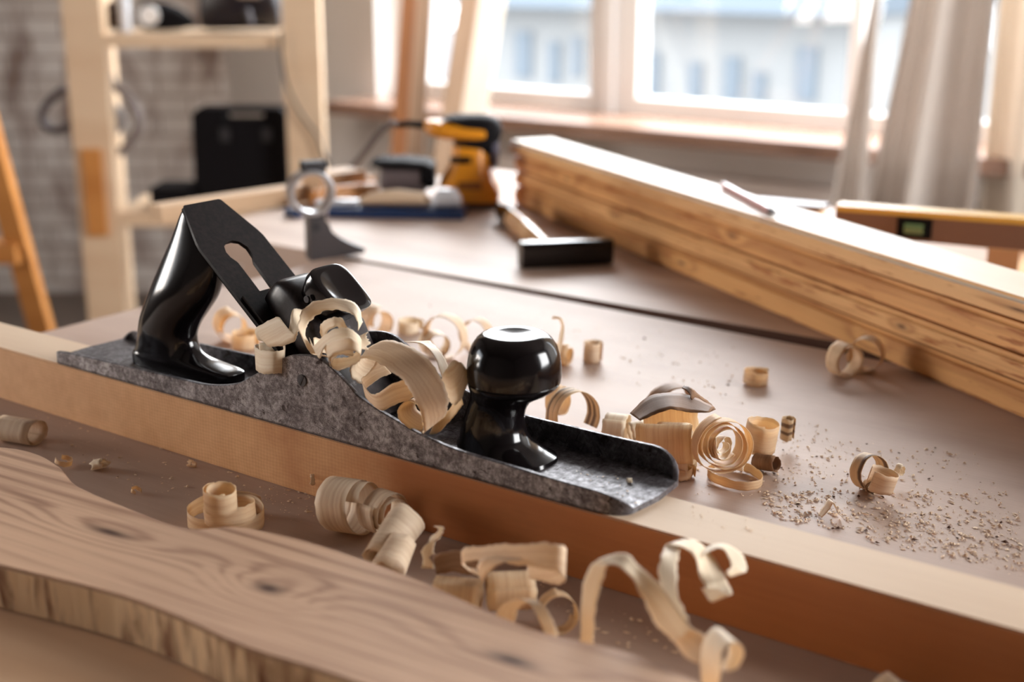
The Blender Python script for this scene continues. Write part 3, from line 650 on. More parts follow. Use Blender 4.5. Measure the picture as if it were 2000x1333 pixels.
curl_px('tiny brown curl left of the coiled shaving', 265, 962, 11, 8, (.4, 0, 1), .8, seed=18, mat='shavt')
strip('ragged upright shaving sliver left of the wide band', [(824, 1110, -.085, 848, 1112, -.082), (821, 1082, -.088, 842, 1090, -.085), (824, 1075, -.088, 850, 1078, -.083), (836, 1062, -.085, 850, 1060, -.082), (844, 1048, -.08, 858, 1050, -.08), (856, 1034, -.08, 866, 1036, -.08), (850, 1028, -.08, 862, 1029, -.08)], 'shavp', jag=.0012, k=5)
strip('brown shadowed shaving band between sliver and wide band', [(846, 1086, -.08, 852, 1122, -.085), (875, 1076, -.075, 878, 1118, -.08), (905, 1074, -.072, 908, 1122, -.078), (935, 1080, -.072, 935, 1128, -.078)], 'shavd', nv=6)
strip('wide straight shaving band lying in front of the beam', [(928, 1112, -.108, 948, 1134, -.112), (908, 1104, -.112, 912, 1112, -.115), (904, 1072, -.118, 905, 1100, -.122), (950, 1066, -.118, 952, 1096, -.124), (1000, 1063, -.116, 1000, 1102, -.122), (1050, 1062, -.112, 1052, 1112, -.118), (1092, 1064, -.105, 1094, 1120, -.11), (1106, 1072, -.094, 1104, 1136, -.098), (1098, 1084, -.080, 1096, 1142, -.084), (1070, 1092, -.072, 1072, 1140, -.078), (1030, 1094, -.07, 1030, 1128, -.078)], 'shav', nv=8, jag=.0005)
strip('lower return fold of the wide shaving band', [(940, 1138, -.125, 932, 1110, -.125), (955, 1118, -.13, 942, 1092, -.13), (985, 1100, -.13, 970, 1088, -.128), (1020, 1096, -.125, 1015, 1090, -.12)], 'shav', nv=4)
curl_px('squat rolled shaving beneath the wide band', 998, 1152, 42, 92, towards(95, 0), 1.8, start=60, r1=.7, seed=21, mat='shavt', z=.019)
curl_px('half hidden wrinkled roll left of the squat roll', 895, 1158, 34, 90, towards(80, 0), 1.3, start=30, r1=.8, seed=22, mat='shavt', z=.014)
strip('short bright shaving loop rising over the front board edge', [(970, 1225, -.14, 1000, 1240, -.14), (972, 1192, -.150, 1012, 1192, -.15), (1000, 1172, -.158, 1040, 1172, -.155), (1030, 1176, -.162, 1065, 1186, -.158), (1050, 1205, -.166, 1080, 1215, -.16), (1062, 1240, -.168, 1092, 1252, -.162)], 'shavp', nv=5)
curl_px('dark round shaving ring right of the short bright loop', 1090, 1194, 39, 34, towards(12, 5), 1.7, start=0, r1=.8, seed=24, mat='shavt', flat=1.15)
strip('long ribbon shaving arching high over the front board', [(1135, 1275, -.140, 1158, 1275, -.140), (1133, 1225, -.140, 1160, 1225, -.140), (1137, 1165, -.138, 1166, 1170, -.138), (1146, 1118, -.136, 1178, 1128, -.136), (1165, 1096, -.134, 1186, 1106, -.138), (1190, 1086, -.126, 1200, 1104, -.138), (1222, 1082, -.122, 1222, 1116, -.136), (1252, 1108, -.122, 1240, 1140, -.134), (1288, 1140, -.124, 1258, 1175, -.134), (1318, 1180, -.128, 1278, 1215, -.134), (1340, 1212, -.132, 1298, 1238, -.136), (1352, 1228, -.134, 1316, 1255, -.138)], 'shavp', nv=6)
strip('twist joining the long ribbon shaving to its end ring', [(1352, 1228, -.134, 1316, 1252, -.138), (1368, 1236, -.130, 1326, 1268, -.140), (1382, 1244, -.128, 1340, 1285, -.144), (1388, 1262, -.130, 1362, 1296, -.148), (1392, 1285, -.135, 1372, 1305, -.150)], 'shav', nv=6)
strip('open shaving ring at the end of the long ribbon', [(1402, 1345, -.175, 1374, 1345, -.155), (1408, 1310, -.180, 1368, 1312, -.155), (1412, 1275, -.180, 1370, 1268, -.155), (1428, 1258, -.178, 1382, 1238, -.152), (1442, 1258, -.172, 1398, 1226, -.148), (1452, 1272, -.164, 1420, 1240, -.144), (1446, 1298, -.158, 1424, 1270, -.142), (1425, 1312, -.158, 1412, 1300, -.145), (1405, 1306, -.165, 1400, 1310, -.152)], 'shavp', nv=6)
strip('rear ribbon shaving leaning up against the beam edge', [(1322, 1215, -.110, 1345, 1210, -.105), (1318, 1190, -.105, 1334, 1185, -.100), (1298, 1160, -.095, 1324, 1160, -.092), (1286, 1125, -.078, 1322, 1130, -.075), (1290, 1090, -.060, 1324, 1098, -.056), (1298, 1070, -.048, 1328, 1072, -.046), (1312, 1060, -.044, 1330, 1068, -.048), (1345, 1053, -.030, 1342, 1075, -.046), (1368, 1062, -.026, 1358, 1088, -.046), (1396, 1092, -.028, 1365, 1120, -.048), (1415, 1125, -.036, 1378, 1148, -.052), (1428, 1155, -.046, 1390, 1172, -.056), (1424, 1162, -.060, 1388, 1175, -.060), (1405, 1150, -.056, 1370, 1150, -.052)], 'shavp', nv=6)
strip('end loop of the rear ribbon shaving over the beam corner', [(1362, 1098, -.044, 1352, 1082, -.036), (1385, 1078, -.034, 1378, 1070, -.022), (1410, 1072, -.028, 1412, 1062, -.014), (1425, 1095, -.030, 1446, 1080, -.016), (1430, 1120, -.036, 1458, 1106, -.022), (1424, 1128, -.046, 1455, 1118, -.034), (1418, 1118, -.050, 1440, 1100, -.040)], 'shavp', nv=6)
curl_px('blurred roll cut by the bottom edge of the picture', 1742, 1352, 42, 34, towards(20, 0), 1.4, seed=27, mat='shav')

# --- behind the plane, right-hand pile
curl_px('large glassy shaving roll lying in the pile behind the toe', 1303, 850, 56, 108, towards(76, 3), .84, start=48, r1=1.0, seed=31, mat='shavt', z=.027, flat=1.0, wob=.06)
curl_px('round glassy shaving spiral in the middle of the pile', 1412, 868, 60, 40, towards(12, 6), 3.6, start=10, r1=.45, seed=32, mat='shavt', z=.030)
curl_px('crumpled inner curl lying inside the large glassy roll', 1318, 848, 30, 60, towards(70, 5), 1.6, start=10, r1=.6, seed=81, mat='shavp', z=.026, jag=.001, wob=.15)
curl_px('small bright curl inside the glassy spiral', 1408, 872, 24, 26, towards(25, 12), 1.8, start=40, r1=.4, seed=82, mat='shavp', z=.030, wob=.2)
curl_px('torn shaving scrap at the foot of the glassy spiral', 1430, 905, 20, 46, towards(70, 0), 1.1, start=0, r1=.5, seed=83, mat='shavp', z=.012, jag=.0012, wob=.3)
curl_px('flat thin shaving ring under the glassy spiral', 1438, 932, 52, 17, (.02, .0, 1), 1.15, start=100, r1=.95, seed=33, mat='shavt', wob=.12)
curl_px('ribbed upright shaving roll right of the glassy spiral', 1487, 852, 34, 58, (.12, .05, 1), 1.4, start=120, r1=.85, seed=34, mat='shavt', z=.019)
curl_px('small dark brown shaving tube at the foot of the pile', 1496, 906, 17, 46, towards(48, 8), 1.5, start=0, r1=.8, seed=35, mat='shavd')
curl_px('thin upright striped curl at the right of the pile', 1538, 838, 14, 44, (.05, 0, 1), 1.3, seed=36, mat='shavs', z=.014)
curl_px('dark arched shaving at the back of the pile', 1310, 796, 54, 40, towards(30, 0), .62, start=-110, r1=1, seed=37, mat='shavd', flat=.8, z=.012)
strip('dark pointed shaving leaf standing at the back of the pile', [(1230, 808, .118, 1250, 822, .10), (1262, 778, .125, 1275, 812, .105), (1300, 768, .13, 1310, 800, .11), (1345, 772, .135, 1345, 806, .115), (1395, 796, .13, 1385, 806, .12)], 'shavd', nv=5)
strip('brown shaving tongue curving above the pile', [(1385, 806, .13, 1398, 800, .135), (1360, 798, .13, 1385, 785, .14), (1350, 780, .13, 1366, 772, .14), (1345, 768, .135, 1350, 758, .14), (1332, 758, .14, 1336, 753, .145)], 'shavd', nv=4)
curl_px('shaving loop lying left of the pile by the plane wall', 1205, 838, 34, 44, towards(70, 0), 1.4, start=40, r1=.8, seed=38, mat='shavp', z=.014)
curl_px('second small shaving loop left of the glassy roll', 1245, 845, 26, 30, towards(100, 10), 1.3, start=90, r1=.8, seed=39, mat='shavp', z=.014)
curl_px('wide open shaving arch just right of the knob', 1118, 800, 52, 40, towards(35, 0), .75, start=-125, r1=1, seed=40, mat='shavs', z=.02, floor=.0005)
curl_px('thin upright loop behind the open arch beside the knob', 1090, 782, 30, 26, towards(60, 10), 1.1, start=0, r1=.9, seed=41, mat='shavt', z=.018)
curl_px('shaving roll tucked under the glassy roll by the toe', 1325, 905, 27, 56, towards(60, 0), 1.6, start=60, r1=.7, seed=42, mat='shavp')
curl_px('low curl flattened against the bench at the toe corner', 1330, 925, 30, 22, (.1, 0, 1), 1.2, seed=43, mat='shavt')
# --- scattered on the bench
curl_px('striped shaving loop standing alone on the right of the bench', 1697, 925, 36, 34, towards(25, 8), 1.15, start=160, r1=.9, seed=51, mat='shavs', floor=.0003)
curl_px('plain shaving band around the striped loop', 1722, 938, 28, 40, (.25, .1, 1), .9, start=210, r1=.9, seed=52, mat='shav', z=.013)
curl_px('small dark-rimmed double curl in front of the striped loop', 1700, 950, 13, 16, towards(10), 1.6, seed=53, mat='shavs', z=.006)
curl_px('little curl at the right of the striped loop', 1758, 918, 12, 12, towards(40), 1.2, seed=54, mat='shavp', z=.010)
strip('tent-shaped white chip left of the striped loop', [(1605, 898, .16, 1612, 902, .155), (1618, 878, .165, 1628, 886, .158), (1628, 866, .168, 1636, 872, .16), (1640, 884, .168, 1646, 892, .16), (1650, 898, .165, 1655, 902, .158)], 'shavp', settle=.0002)
curl_px('small flat curl alone in the middle of the bench', 1478, 740, 27, 26, (.08, 0, 1), 1.6, start=30, r1=.6, seed=56, mat='shavt')
curl_px('rolled shaving resting against the stacked battens', 1650, 702, 34, 36, towards(25, 0), 1.5, start=0, r1=.8, seed=57, mat='shavt', flat=1.0)
curl_px('taller curl right beside the roll at the stacked battens', 1692, 690, 34, 30, towards(-30, 0), 1.4, start=90, r1=.8, seed=58, mat='shav', flat=1.15)
curl_px('short upright roll on the bench right of the knob', 1157, 690, 20, 40, (.06, 0, 1), 1.3, seed=59, mat='shav')
curl_px('rounded curl directly behind the knob', 1095, 690, 22, 40, towards(60, 0), 1.4, seed=60, mat='shavt')
strip('hooked thin shaving standing behind the knob', [(1088, 690, .28, 1094, 692, .27), (1092, 660, .285, 1100, 662, .275), (1096, 636, .29, 1102, 640, .28), (1090, 624, .29, 1096, 622, .28), (1078, 624, .29, 1080, 618, .28)], 'shavp', nv=3)
curl_px('tall open shaving loop behind the plane, leftmost of the pair', 868, 655, 44, 32, towards(-22, 0), 1.2, start=100, r1=.85, seed=61, mat='shav', flat=1.1)
curl_px('curled end inside the tall open loop', 850, 668, 30, 40, towards(20, 0), 1.1, start=20, r1=.7, seed=62, mat='shavp')
curl_px('smaller shaving loop between tall loop and knob', 930, 655, 34, 26, towards(-30, 0), 1.0, start=60, r1=.9, seed=63, mat='shav')
curl_px('orange shaving roll seen under the rear handle arch', 452, 635, 34, 44, towards(25, 0), 1.5, start=0, r1=.6, seed=64, mat='shavt')
curl_px('flat orange shaving lying under the cutting iron', 478, 668, 30, 30, (.1, 0, 1), 1.2, seed=65, mat='shavt')
curl_px('blurred shaving loop behind the cam lever', 735, 622, 34, 40, towards(40, 0), 1.3, seed=66, mat='shav')
curl_px('flat shaving band behind the side wall hump', 800, 640, 28, 22, (.08, 0, 1), 1.0, seed=67, mat='shavp')

# ---------------------------------------------------------------- crumbs and sawdust
def crumbs(name, label, regions, mat, seed):
    rnd = random.Random(seed); bm = bmesh.new()
    for (pts, n, smin, smax, z0) in regions:
        for _ in range(n):
            a, b = rnd.random(), rnd.random(); (x0, y0_), (x1, y1_), (x2, y2), (x3, y3) = pts
            x = (x0*(1-a)+x1*a)*(1-b)+(x3*(1-a)+x2*a)*b; y = (y0_*(1-a)+y1_*a)*(1-b)+(y3*(1-a)+y2*a)*b
            P = at(x, y, z0); s = 1.5*(smin+(smax-smin)*rnd.random()**2.6); ang = rnd.random()*6.28
            u = Vector((math.cos(ang), math.sin(ang), 0)); v = Vector((-u.y, u.x, 0)); l = s*rnd.uniform(.7, 1.8); h = s*rnd.uniform(.2, .7)
            dk = 1 if rnd.random() < .045 else 0; c0 = P+Z3*(h*.5+.0001); j = lambda: rnd.uniform(.65, 1.25)
            vv = [bm.verts.new(c0+w_) for w_ in (u*l*j()*.7, v*s*j()*.6, -u*l*j()*.7, -v*s*j()*.6, Z3*h*.8*j()+u*l*rnd.uniform(-.3, .3), -Z3*h*.5)]
            for i in range(4):
                fa = bm.faces.new((vv[i], vv[(i+1) % 4], vv[4])); fb = bm.faces.new((vv[(i+1) % 4], vv[i], vv[5])); fa.material_index = fb.material_index = dk
    o = finish(name, bm, mat, normals=False); tag(o, label, 'sawdust', kind='stuff'); return o
CR = plain('sawdust_crumb', (.86, .68, .50), .8); CRD = plain('dark_crumb', (.12, .06, .035), .8)
crumbs('sawdust', 'fine pale sawdust crumbs strewn over the bench around plane and beam', [
    (((1480, 960), (1960, 960), (2000, 1120), (1500, 1010)), 900, .0003, .0017, 0), (((1760, 1000), (1990, 1000), (2000, 1130), (1700, 1060)), 450, .0003, .0016, 0),
    (((1300, 840), (1900, 880), (1980, 980), (1350, 970)), 420, .0003, .0016, 0), (((1500, 820), (1620, 830), (1700, 940), (1500, 930)), 160, .0003, .0014, 0),
    (((1000, 620), (1500, 700), (1500, 800), (1100, 740)), 160, .0004, .0014, 0), (((720, 530), (1500, 690), (1300, 720), (700, 600)), 140, .0005, .0014, 0),
    (((40, 800), (540, 940), (620, 1040), (180, 930)), 160, .0003, .0014, 0), (((520, 925), (600, 950), (640, 1020), (520, 980)), 45, .0004, .0018, 0),
    (((820, 1080), (1150, 1150), (1380, 1300), (1100, 1240)), 90, .0003, .0015, 0), (((1330, 985), (1480, 1020), (1520, 1060), (1290, 1010)), 22, .0003, .0009, ZB),
    (((1120, 915), (1260, 930), (1240, 990), (1130, 960)), 16, .0004, .0011, ZB+.0036)], [CR, CRD], 4)
# small chip on the toe
c = at(1229, 942, ZB+.0037); s_ = px(c)
curl('tiny square chip lying on the toe of the plane', c, towards(90, 0), 5*s_, 4*s_, .7, 10*s_, mat='shavp', start=-120, floor=ZB+.0037)

# ---------------------------------------------------------------- front boards
ZT, ZL = .044, .020
tops = [(-260, 868), (-60, 870), (30, 876), (80, 889), (118, 912), (150, 947), (240, 987), (365, 1031), (460, 1028), (560, 1046), (619, 1062), (709, 1091), (832, 1138), (961, 1196), (1060, 1234), (1160, 1257), (1240, 1278), (1362, 1330), (1500, 1385), (1700, 1470)]
bots = [(1700, 1740), (1200, 1530), (900, 1412), (660, 1322), (480, 1266), (360, 1212), (240, 1166), (110, 1132), (0, 1106), (-120, 1075), (-260, 1040)]
P = [at(x, y, ZT) for x, y in tops] + [at(x, y, ZT) for x, y in bots]
org = at(300, 1130, ZT); dirx = (at(1200, 1400, ZT)-at(0, 1020, ZT)).normalized()
mw = frame((org.x, org.y, 0), dirx); inv = mw.inverted()
knot = inv @ at(525, 1150, ZT); k2 = inv @ at(215, 1040, ZT); k3 = inv @ at(1000, 1290, ZT)
M['front'] = wood('knotty_board_face', (.66, .42, .275), (.20, .085, .048), bands=560, fade=.85, fine=.9, contrast=1.0, rough=.6, seed=12., spec=.15,
                  knots=[(knot.x, knot.y, 0, .030, .016, 24), (k2.x, k2.y, 0, .05, .012, 14), (k3.x, k3.y, 0, .05, .014, 12)], bump=.25)
t = NT('rough_board_edge'); v = t.coord('Object', (55, 55, 9)); n = t.noise(v, 1.6, 5, .65, .4); v2 = t.coord('Object', (7, 7, 7)); n2 = t.noise(v2, 3, 2)
t.col(t.mix(t.ramp(t.math('ADD', t.math('MULTIPLY', n, .65), t.math('MULTIPLY', n2, .35)), [(.48, 0), (.60, 1)]), (.88, .62, .36), (.24, .09, .03))); t.rough(.6); t.bump(n, .4, .002); M['edge'] = t.m
bm = bmesh.new(); loc = [inv @ p for p in P]
pts2 = [(p[0], p[1]) for p in crom([(l.x, l.y) for l in loc], 4)]
tv = [bm.verts.new((x, y, ZT)) for x, y in pts2]; bv = [bm.verts.new((x, y, ZL+.001)) for x, y in pts2]
ft = bm.faces.new(tv); bm.faces.new(list(reversed(bv)))
for i in range(len(tv)):
    f = bm.faces.new((tv[i], bv[i], bv[(i+1) % len(bv)], tv[(i+1) % len(tv)])); f.material_index = 1
bm.normal_update()
bmesh.ops.bevel(bm, geom=list(ft.edges), offset=.0012, segments=2, affect='EDGES')
o = finish('pine_board', bm, [M['front'], M['edge']], smooth='auto', mw=mw); tag(o, 'knotty weathered board with rough live edge in the near foreground', 'wood')
# board beneath it
P = [at(x, y, ZL) for x, y in [(-300, 1000), (500, 1120), (1500, 1400), (1500, 1900), (300, 1800), (-300, 1500)]]
lowM = wood('lower_board_wood', (.76, .50, .31), (.60, .34, .19), bands=60, fine=.35, contrast=.5, rough=.5, seed=14.)
loc = [inv @ p for p in P]; bm = bmesh.new(); prism(bm, [(l.x, l.y) for l in loc], .0003, ZL, Matrix.Identity(4))
o = finish('pine_board', bm, lowM, mw=mw, bevel=.001, smooth='auto'); tag(o, 'smooth plain board under the knotty board, bottom left corner', 'wood')

# ---------------------------------------------------------------- stack of battens
zs = [0.0004, .0262, .0462, .0695, .0885]
rowsL = [(1002, 397), (1003, 372), (1008, 345), (1018, 318)]; rowsR = [(2000, 822), (2000, 750), (2000, 699), (2000, 637)]
wid = [.072, .068, .070, .066]
labs = ['lowest wide batten of the stack on the right', 'second batten from the bottom of the stack', 'third batten from the bottom of the stack', 'topmost batten of the stack with bright planed face']
for k in range(4):
    zl = zs[k]; a = at(*rowsL[k], zl); b = at(*rowsR[k], zl)
    if k == 0: a = at(1002, 398, 0); b = at(2000, 822, 0)
    else:
        a = A0+nrm*(.0045*((k*37) % 3-1)); b = B0+nrm*(.003*((k*53) % 4-1))
    if k == 0: A0, B0 = a, b; dd0 = (b-a).normalized(); nrm = Vector((-dd0.y, dd0.x, 0)); nrm = nrm if nrm.y > 0 else -nrm
    dd = (b-a).normalized(); a = a-dd*(.004*k-.006*(k % 2)); L = 1.62
    mwk = frame((a.x, a.y, 0), (dd.x, dd.y, 0))
    bm = bmesh.new(); box(bm, (0, 0, zl), (L, wid[k], zs[k+1]-.0013))
    bmesh.ops.bevel(bm, geom=bm.edges[:], offset=.0038, segments=3, affect='EDGES'); bm.normal_update()
    mats = [M['stack%d' % k], M['stacktop'] if k == 3 else M['stack%d' % k]]
    for f in bm.faces:
        if f.normal.z > .6: f.material_index = 1
    o = finish('wooden_batten', bm, mats, mw=mwk); tag(o, labs[k], 'wood', 'stack of battens')
ztop = zs[4]-.0013
# pencil
a = at(1412, 362, ztop+.004); b = at(1505, 412, ztop+.004); d = (b-a).normalized(); e = b+d*.018
pe = empty('pencil', (0, 0, 0), 'red and white pencil lying on top of the batten stack', 'pencil')
bm = bmesh.new(); tube(bm, [a, b], .0038, 6); finish('barrel', bm, plain('pencil_paint', (.55, .30, .30), .3), pe)
bm = bmesh.new(); tube(bm, [b, e], [.0038, .001], 8); finish('tip', bm, plain('pencil_tip', (.06, .04, .04), .5), pe)['label'] = 'dark sharpened tip'

# ---------------------------------------------------------------- right background: level, ruler, strips
def lay(name, label, cat, pa, pb, z0, z1, w, mat, group=None):
    a = at(*pa, z1); b = at(*pb, z1); dd = (b-a).normalized(); mwk = frame((a.x, a.y, 0), (dd.x, dd.y, 0))
    o = boxobj(name, (0, 0, z0), ((b-a).length, w, z1), mat, mw=mwk, bevel=.001); tag(o, label, cat, group); return o, mwk
lay('wooden_strip', 'pale thin strip under the spirit level at the right', 'wood', (1716, 443), (2060, 476), .034, .046, .05, M['sawn'])
lay('wooden_block', 'pale offcut block under the thin strip at the right edge', 'wood', (1930, 478), (1992, 486), .0004, .0335, .04, M['sawn'])
lay('wooden_block', 'pale offcut block behind the battens under the left end of the thin strip', 'wood', (1740, 455), (1790, 458), .0004, .0335, .04, M['sawn'])
lay('metal_ruler', 'grey metal ruler lying behind the batten stack', 'ruler', (1470, 392), (1606, 404), .0495, .0535, .028, M['castgrey'])
lay('wooden_block', 'dark offcut carrying the grey ruler behind the battens', 'wood', (1480, 398), (1600, 410), .0004, .049, .022, M['sawn'])
lv_root = empty('spirit_level', (0, 0, 0), 'yellow spirit level with green vial lying behind the battens', 'tool')
a = at(1632, 412, .072); b = at(2080, 446, .072); dd = (b-a).normalized(); mwl = frame((a.x, a.y, 0), (dd.x, dd.y, 0)); lv_root.matrix_world = mwl; Ll = (b-a).length
LY = plain('level_yellow', (.62, .36, .06), .4); LB = plain('level_brown_face', (.17, .085, .055), .5)
boxobj('beam', (0, 0, .0465), (Ll, .024, .072), LB, lv_root, bevel=.001)
boxobj('top_edge', (0, -.001, .0722), (Ll, .026, .078), LY, lv_root, bevel=.001)['label'] = 'yellow top edge'
vx = (mwl.inverted() @ atY(1785, 430, a.y-.1)).x
def along(px_, z):   # local x on the front face of the level for a picture column
    best = min((abs((Vector(CP)-Vector(CP)).length), 0),)
    for i in range(1000):
        q = mwl @ Vector((Ll*i/1000, 0, z)); v = np.array(q)-CP; xx = 1000+FPX*(v@_r)/(v@_f)
        if xx >= px_: return Ll*i/1000
    return Ll
v0, v1 = along(1752, .06), along(1820, .06)
vh = boxobj('vial_housing', (v0, -.002, .050), (v1, .0, .0705), M['blackplastic'], lv_root, bevel=.0005)
bm = bmesh.new(); tube(bm, [(v0+.008, -.003, .060), (v1-.008, -.003, .060)], .0055, 14); finish('vial', bm, plain('green_vial', (.13, .19, .08), .15), vh, 'auto')
c = at(1692, 432, .018)
ck = curl('light blue and white scrap of tape beside the level', c, towards(70, 0), .012, .007, 1.3, .02, mat='shavp', floor=.0002, cat='scrap')
ck.name = 'tape_scrap'; ck.data.materials[0] = M['clear']

# ---------------------------------------------------------------- hammer
hm = empty('hammer', (0, 0, 0), 'black-headed hammer with wooden handle on the rear table', 'tool')
a = at(1021, 528, .0); b = at(1199, 518, .0); dd = (b-a).normalized(); mwh = frame((a.x, a.y, 0), (dd.x, dd.y, 0)); hm.matrix_world = mwh
Lh = (b-a).length; inv_h = mwh.inverted(); HH = .0285
bm = bmesh.new(); loft(bm, [[(x, .012+v.x, HH/2+.0003+v.y) for v in ring((0, 0, 0), w, h, 28, p=7)] for x, w, h in [(0, .0105, HH/2-.001), (.0015, .012, HH/2), (Lh*.30, .012, HH/2), (Lh*.34, .0125, HH/2), (Lh*.66, .0125, HH/2), (Lh-.0015, .012, HH/2), (Lh, .0105, HH/2-.001)]])
finish('hammer_head', bm, M['black'], hm, 'auto')
he = inv_h @ at(985, 415, .012); hs = Vector((Lh*.40, .02, .014)); bm = bmesh.new()
ptsx = [hs.lerp(he, k/10) for k in range(11)]; rad = [.009, .0085, .0085, .0095, .011, .0125, .013, .013, .0125, .0125, .011]
tube(bm, ptsx[:9], rad[:9], 20); finish('handle', bm, wood('hammer_handle_wood', (.62, .38, .20), (.42, .21, .09), rough=.15, spec=.7), hm, 'auto')
bm = bmesh.new(); tube(bm, [hs.lerp(he, .79), hs.lerp(he, .9), hs.lerp(he, 1.0), hs.lerp(he, 1.01)], [.0131, .0135, .012, .008], 20); finish('handle_end', bm, M['black'], hm, 'auto')['label'] = 'black handle end'
bm = bmesh.new(); box(bm, (.004, .004, -.0), (.014, .020, .0003)); bm.free()

# ---------------------------------------------------------------- collar clamp bracket
cb = empty('collar_bracket', (0, 0, 0), 'grey cast bracket with steel clamping ring at the bench corner', 'tool')
a = at(607, 512, 0); b = at(716, 503, 0); dd = (b-a).normalized(); mwc = frame((a.x, a.y, 0), (dd.x, dd.y, 0)); cb.matrix_world = mwc; sc_ = px(a)
def c2(x, y): return ((x-607)*sc_, (512-y)*sc_*1.02)
outc = [c2(*p) for p in [(607, 512), (716, 503), (718, 495), (690, 483), (668, 470), (652, 456), (646, 440), (636, 432), (608, 430)]]
outc = [(x, max(z, .0004)) for x, z in outc]
XZ = Matrix(((1, 0, 0, 0), (0, 0, 1, 0), (0, 1, 0, 0), (0, 0, 0, 1)))
bm = bmesh.new(); prism(bm, outc, 0, .024, XZ); foot = finish('foot', bm, M['castgrey'], cb, 'auto', bevel=.002)
rc = c2(617, 381); bm = bmesh.new(); ro, ri = 45*sc_, 36*sc_
N = 48; lp = []
for i in range(N):
    an = 2*math.pi*i/N; ca, sa = math.cos(an), math.sin(an)
    lp.append([(rc[0]+ca*ro, .001, rc[1]+sa*ro), (rc[0]+ca*ro, .024, rc[1]+sa*ro), (rc[0]+ca*ri, .024, rc[1]+sa*ri), (rc[0]+ca*ri, .001, rc[1]+sa*ri)])
loft(bm, lp+[lp[0]], cap=False); bmesh.ops.remove_doubles(bm, verts=bm.verts, dist=1e-6); finish('clamping_ring', bm, M['brightsteel'], cb, 'auto', bevel=.0006)
def cbox(name, x0, y0_, x1, y1_, d0, d1, mat, par=cb):
    (xa, za), (xb, zb) = c2(x0, y1_), c2(x1, y0_); return boxobj(name, (xa, d0, za), (xb, d1, zb), mat, par, bevel=.0015)
lug = cbox('clamp_lug', 602, 322, 645, 346, .003, .022, M['rubber'])
bm = bmesh.new(); p0 = c2(600, 330); p1 = c2(650, 330); tube(bm, [(p0[0], .012, p0[1]), (p1[0], .012, p1[1])], .0042, 14); finish('clamp_screw', bm, M['blackplastic'], lug, 'auto')
cbox('neck', 608, 418, 640, 440, .002, .022, M['castgrey'])
p0 = c2(620, 445); bm = bmesh.new(); tube(bm, [(p0[0], -.0006, p0[1]), (p0[0], .002, p0[1])], .0052, 18); finish('screw_hole', bm, M['rubber'], foot)

# ---------------------------------------------------------------- sander
YSA = None
sd = empty('palm_sander', (0, 0, 0), 'yellow and black palm sander on the rear table', 'power tool')
a = at(858, 410, 0); b = at(975, 410, 0); cen = (a+b)/2+Vector((F_.x, F_.y, 0)).normalized()*.045; mws = frame((cen.x, cen.y, 0), (_r[0], _r[1], 0)); sd.matrix_world = mws
ss = depth(cen)/FPX*.985
def s2(x, y): return ((x-916)*ss, (404-y)*ss)
def srow(y, xl, xr, dy, p=3.2, yo=0): 
    (xa, z), (xb, _) = s2(xl, y), s2(xr, y); return [(v.x, yo+v.y, max(z, .0005)) for v in ring(((xa+xb)/2, 0, 0), (xb-xa)/2, dy, 36, p=p)]
bm = bmesh.new(); loft(bm, [srow(404, 868, 974, .046, 6), srow(392, 868, 974, .046, 6)]); finish('sanding_pad', bm, M['rubber'], sd, 'auto')
bm = bmesh.new(); loft(bm, [srow(391.5, 852, 974, .047, 5), srow(378, 850, 976, .047, 5), srow(366, 854, 974, .046, 4), srow(352, 858, 966, .044, 3), srow(330, 872, 958, .040), srow(312, 880, 954, .037), srow(296, 882, 952, .034), srow(284, 884, 950, .030)])
ybody = finish('motor_housing', bm, M['yellow'], sd, 'auto')
bm = bmesh.new(); loft(bm, [srow(300, 936, 968, .026), srow(284, 884, 968, .034), srow(276, 886, 975, .034), srow(262, 905, 980, .033), srow(245, 885, 978, .032), srow(234, 862, 968, .028), srow(229, 880, 952, .020)])
finish('grip_cap', bm, M['blackplastic'], sd, 'auto')
# yellow grip shell: horizontal body seen in front
bm = bmesh.new(); xs_ = [(828, 248, 6, .010), (834, 250, 13, .018), (850, 254, 17, .024), (875, 258, 17, .030), (905, 261, 15, .034), (930, 262, 14, .035), (945, 262, 12, .034), (950, 262, 8, .028)]
loft(bm, [[(s2(x, y)[0], v.x-.003, s2(x, y)[1]+v.y) for v in ring((0, 0, 0), dpt, h*ss, 28, p=3)] for x, y, h, dpt in xs_]); finish('grip_shell', bm, M['yellow'], sd, 'auto')
(xa, za), (xb, zb) = s2(880, 315), s2(920, 303); boxobj('vent_slot', (xa, -.0412, za), (xb, -.034, zb), M['blackplastic'], ybody, bevel=.001)
(xa, za), (xb, zb) = s2(895, 365), s2(940, 350); boxobj('label_plate', (xa, -.0462, za), (xb, -.040, zb), plain('brown_plate', (.25, .08, .01), .5), ybody, bevel=.001)
bm = bmesh.new(); loft(bm, [srow(330, 958, 972, .020), srow(300, 952, 974, .026), srow(280, 952, 974, .026)]); finish('rear_grip', bm, plain('blue_grey_rubber', (.09, .09, .13), .4), sd, 'auto')
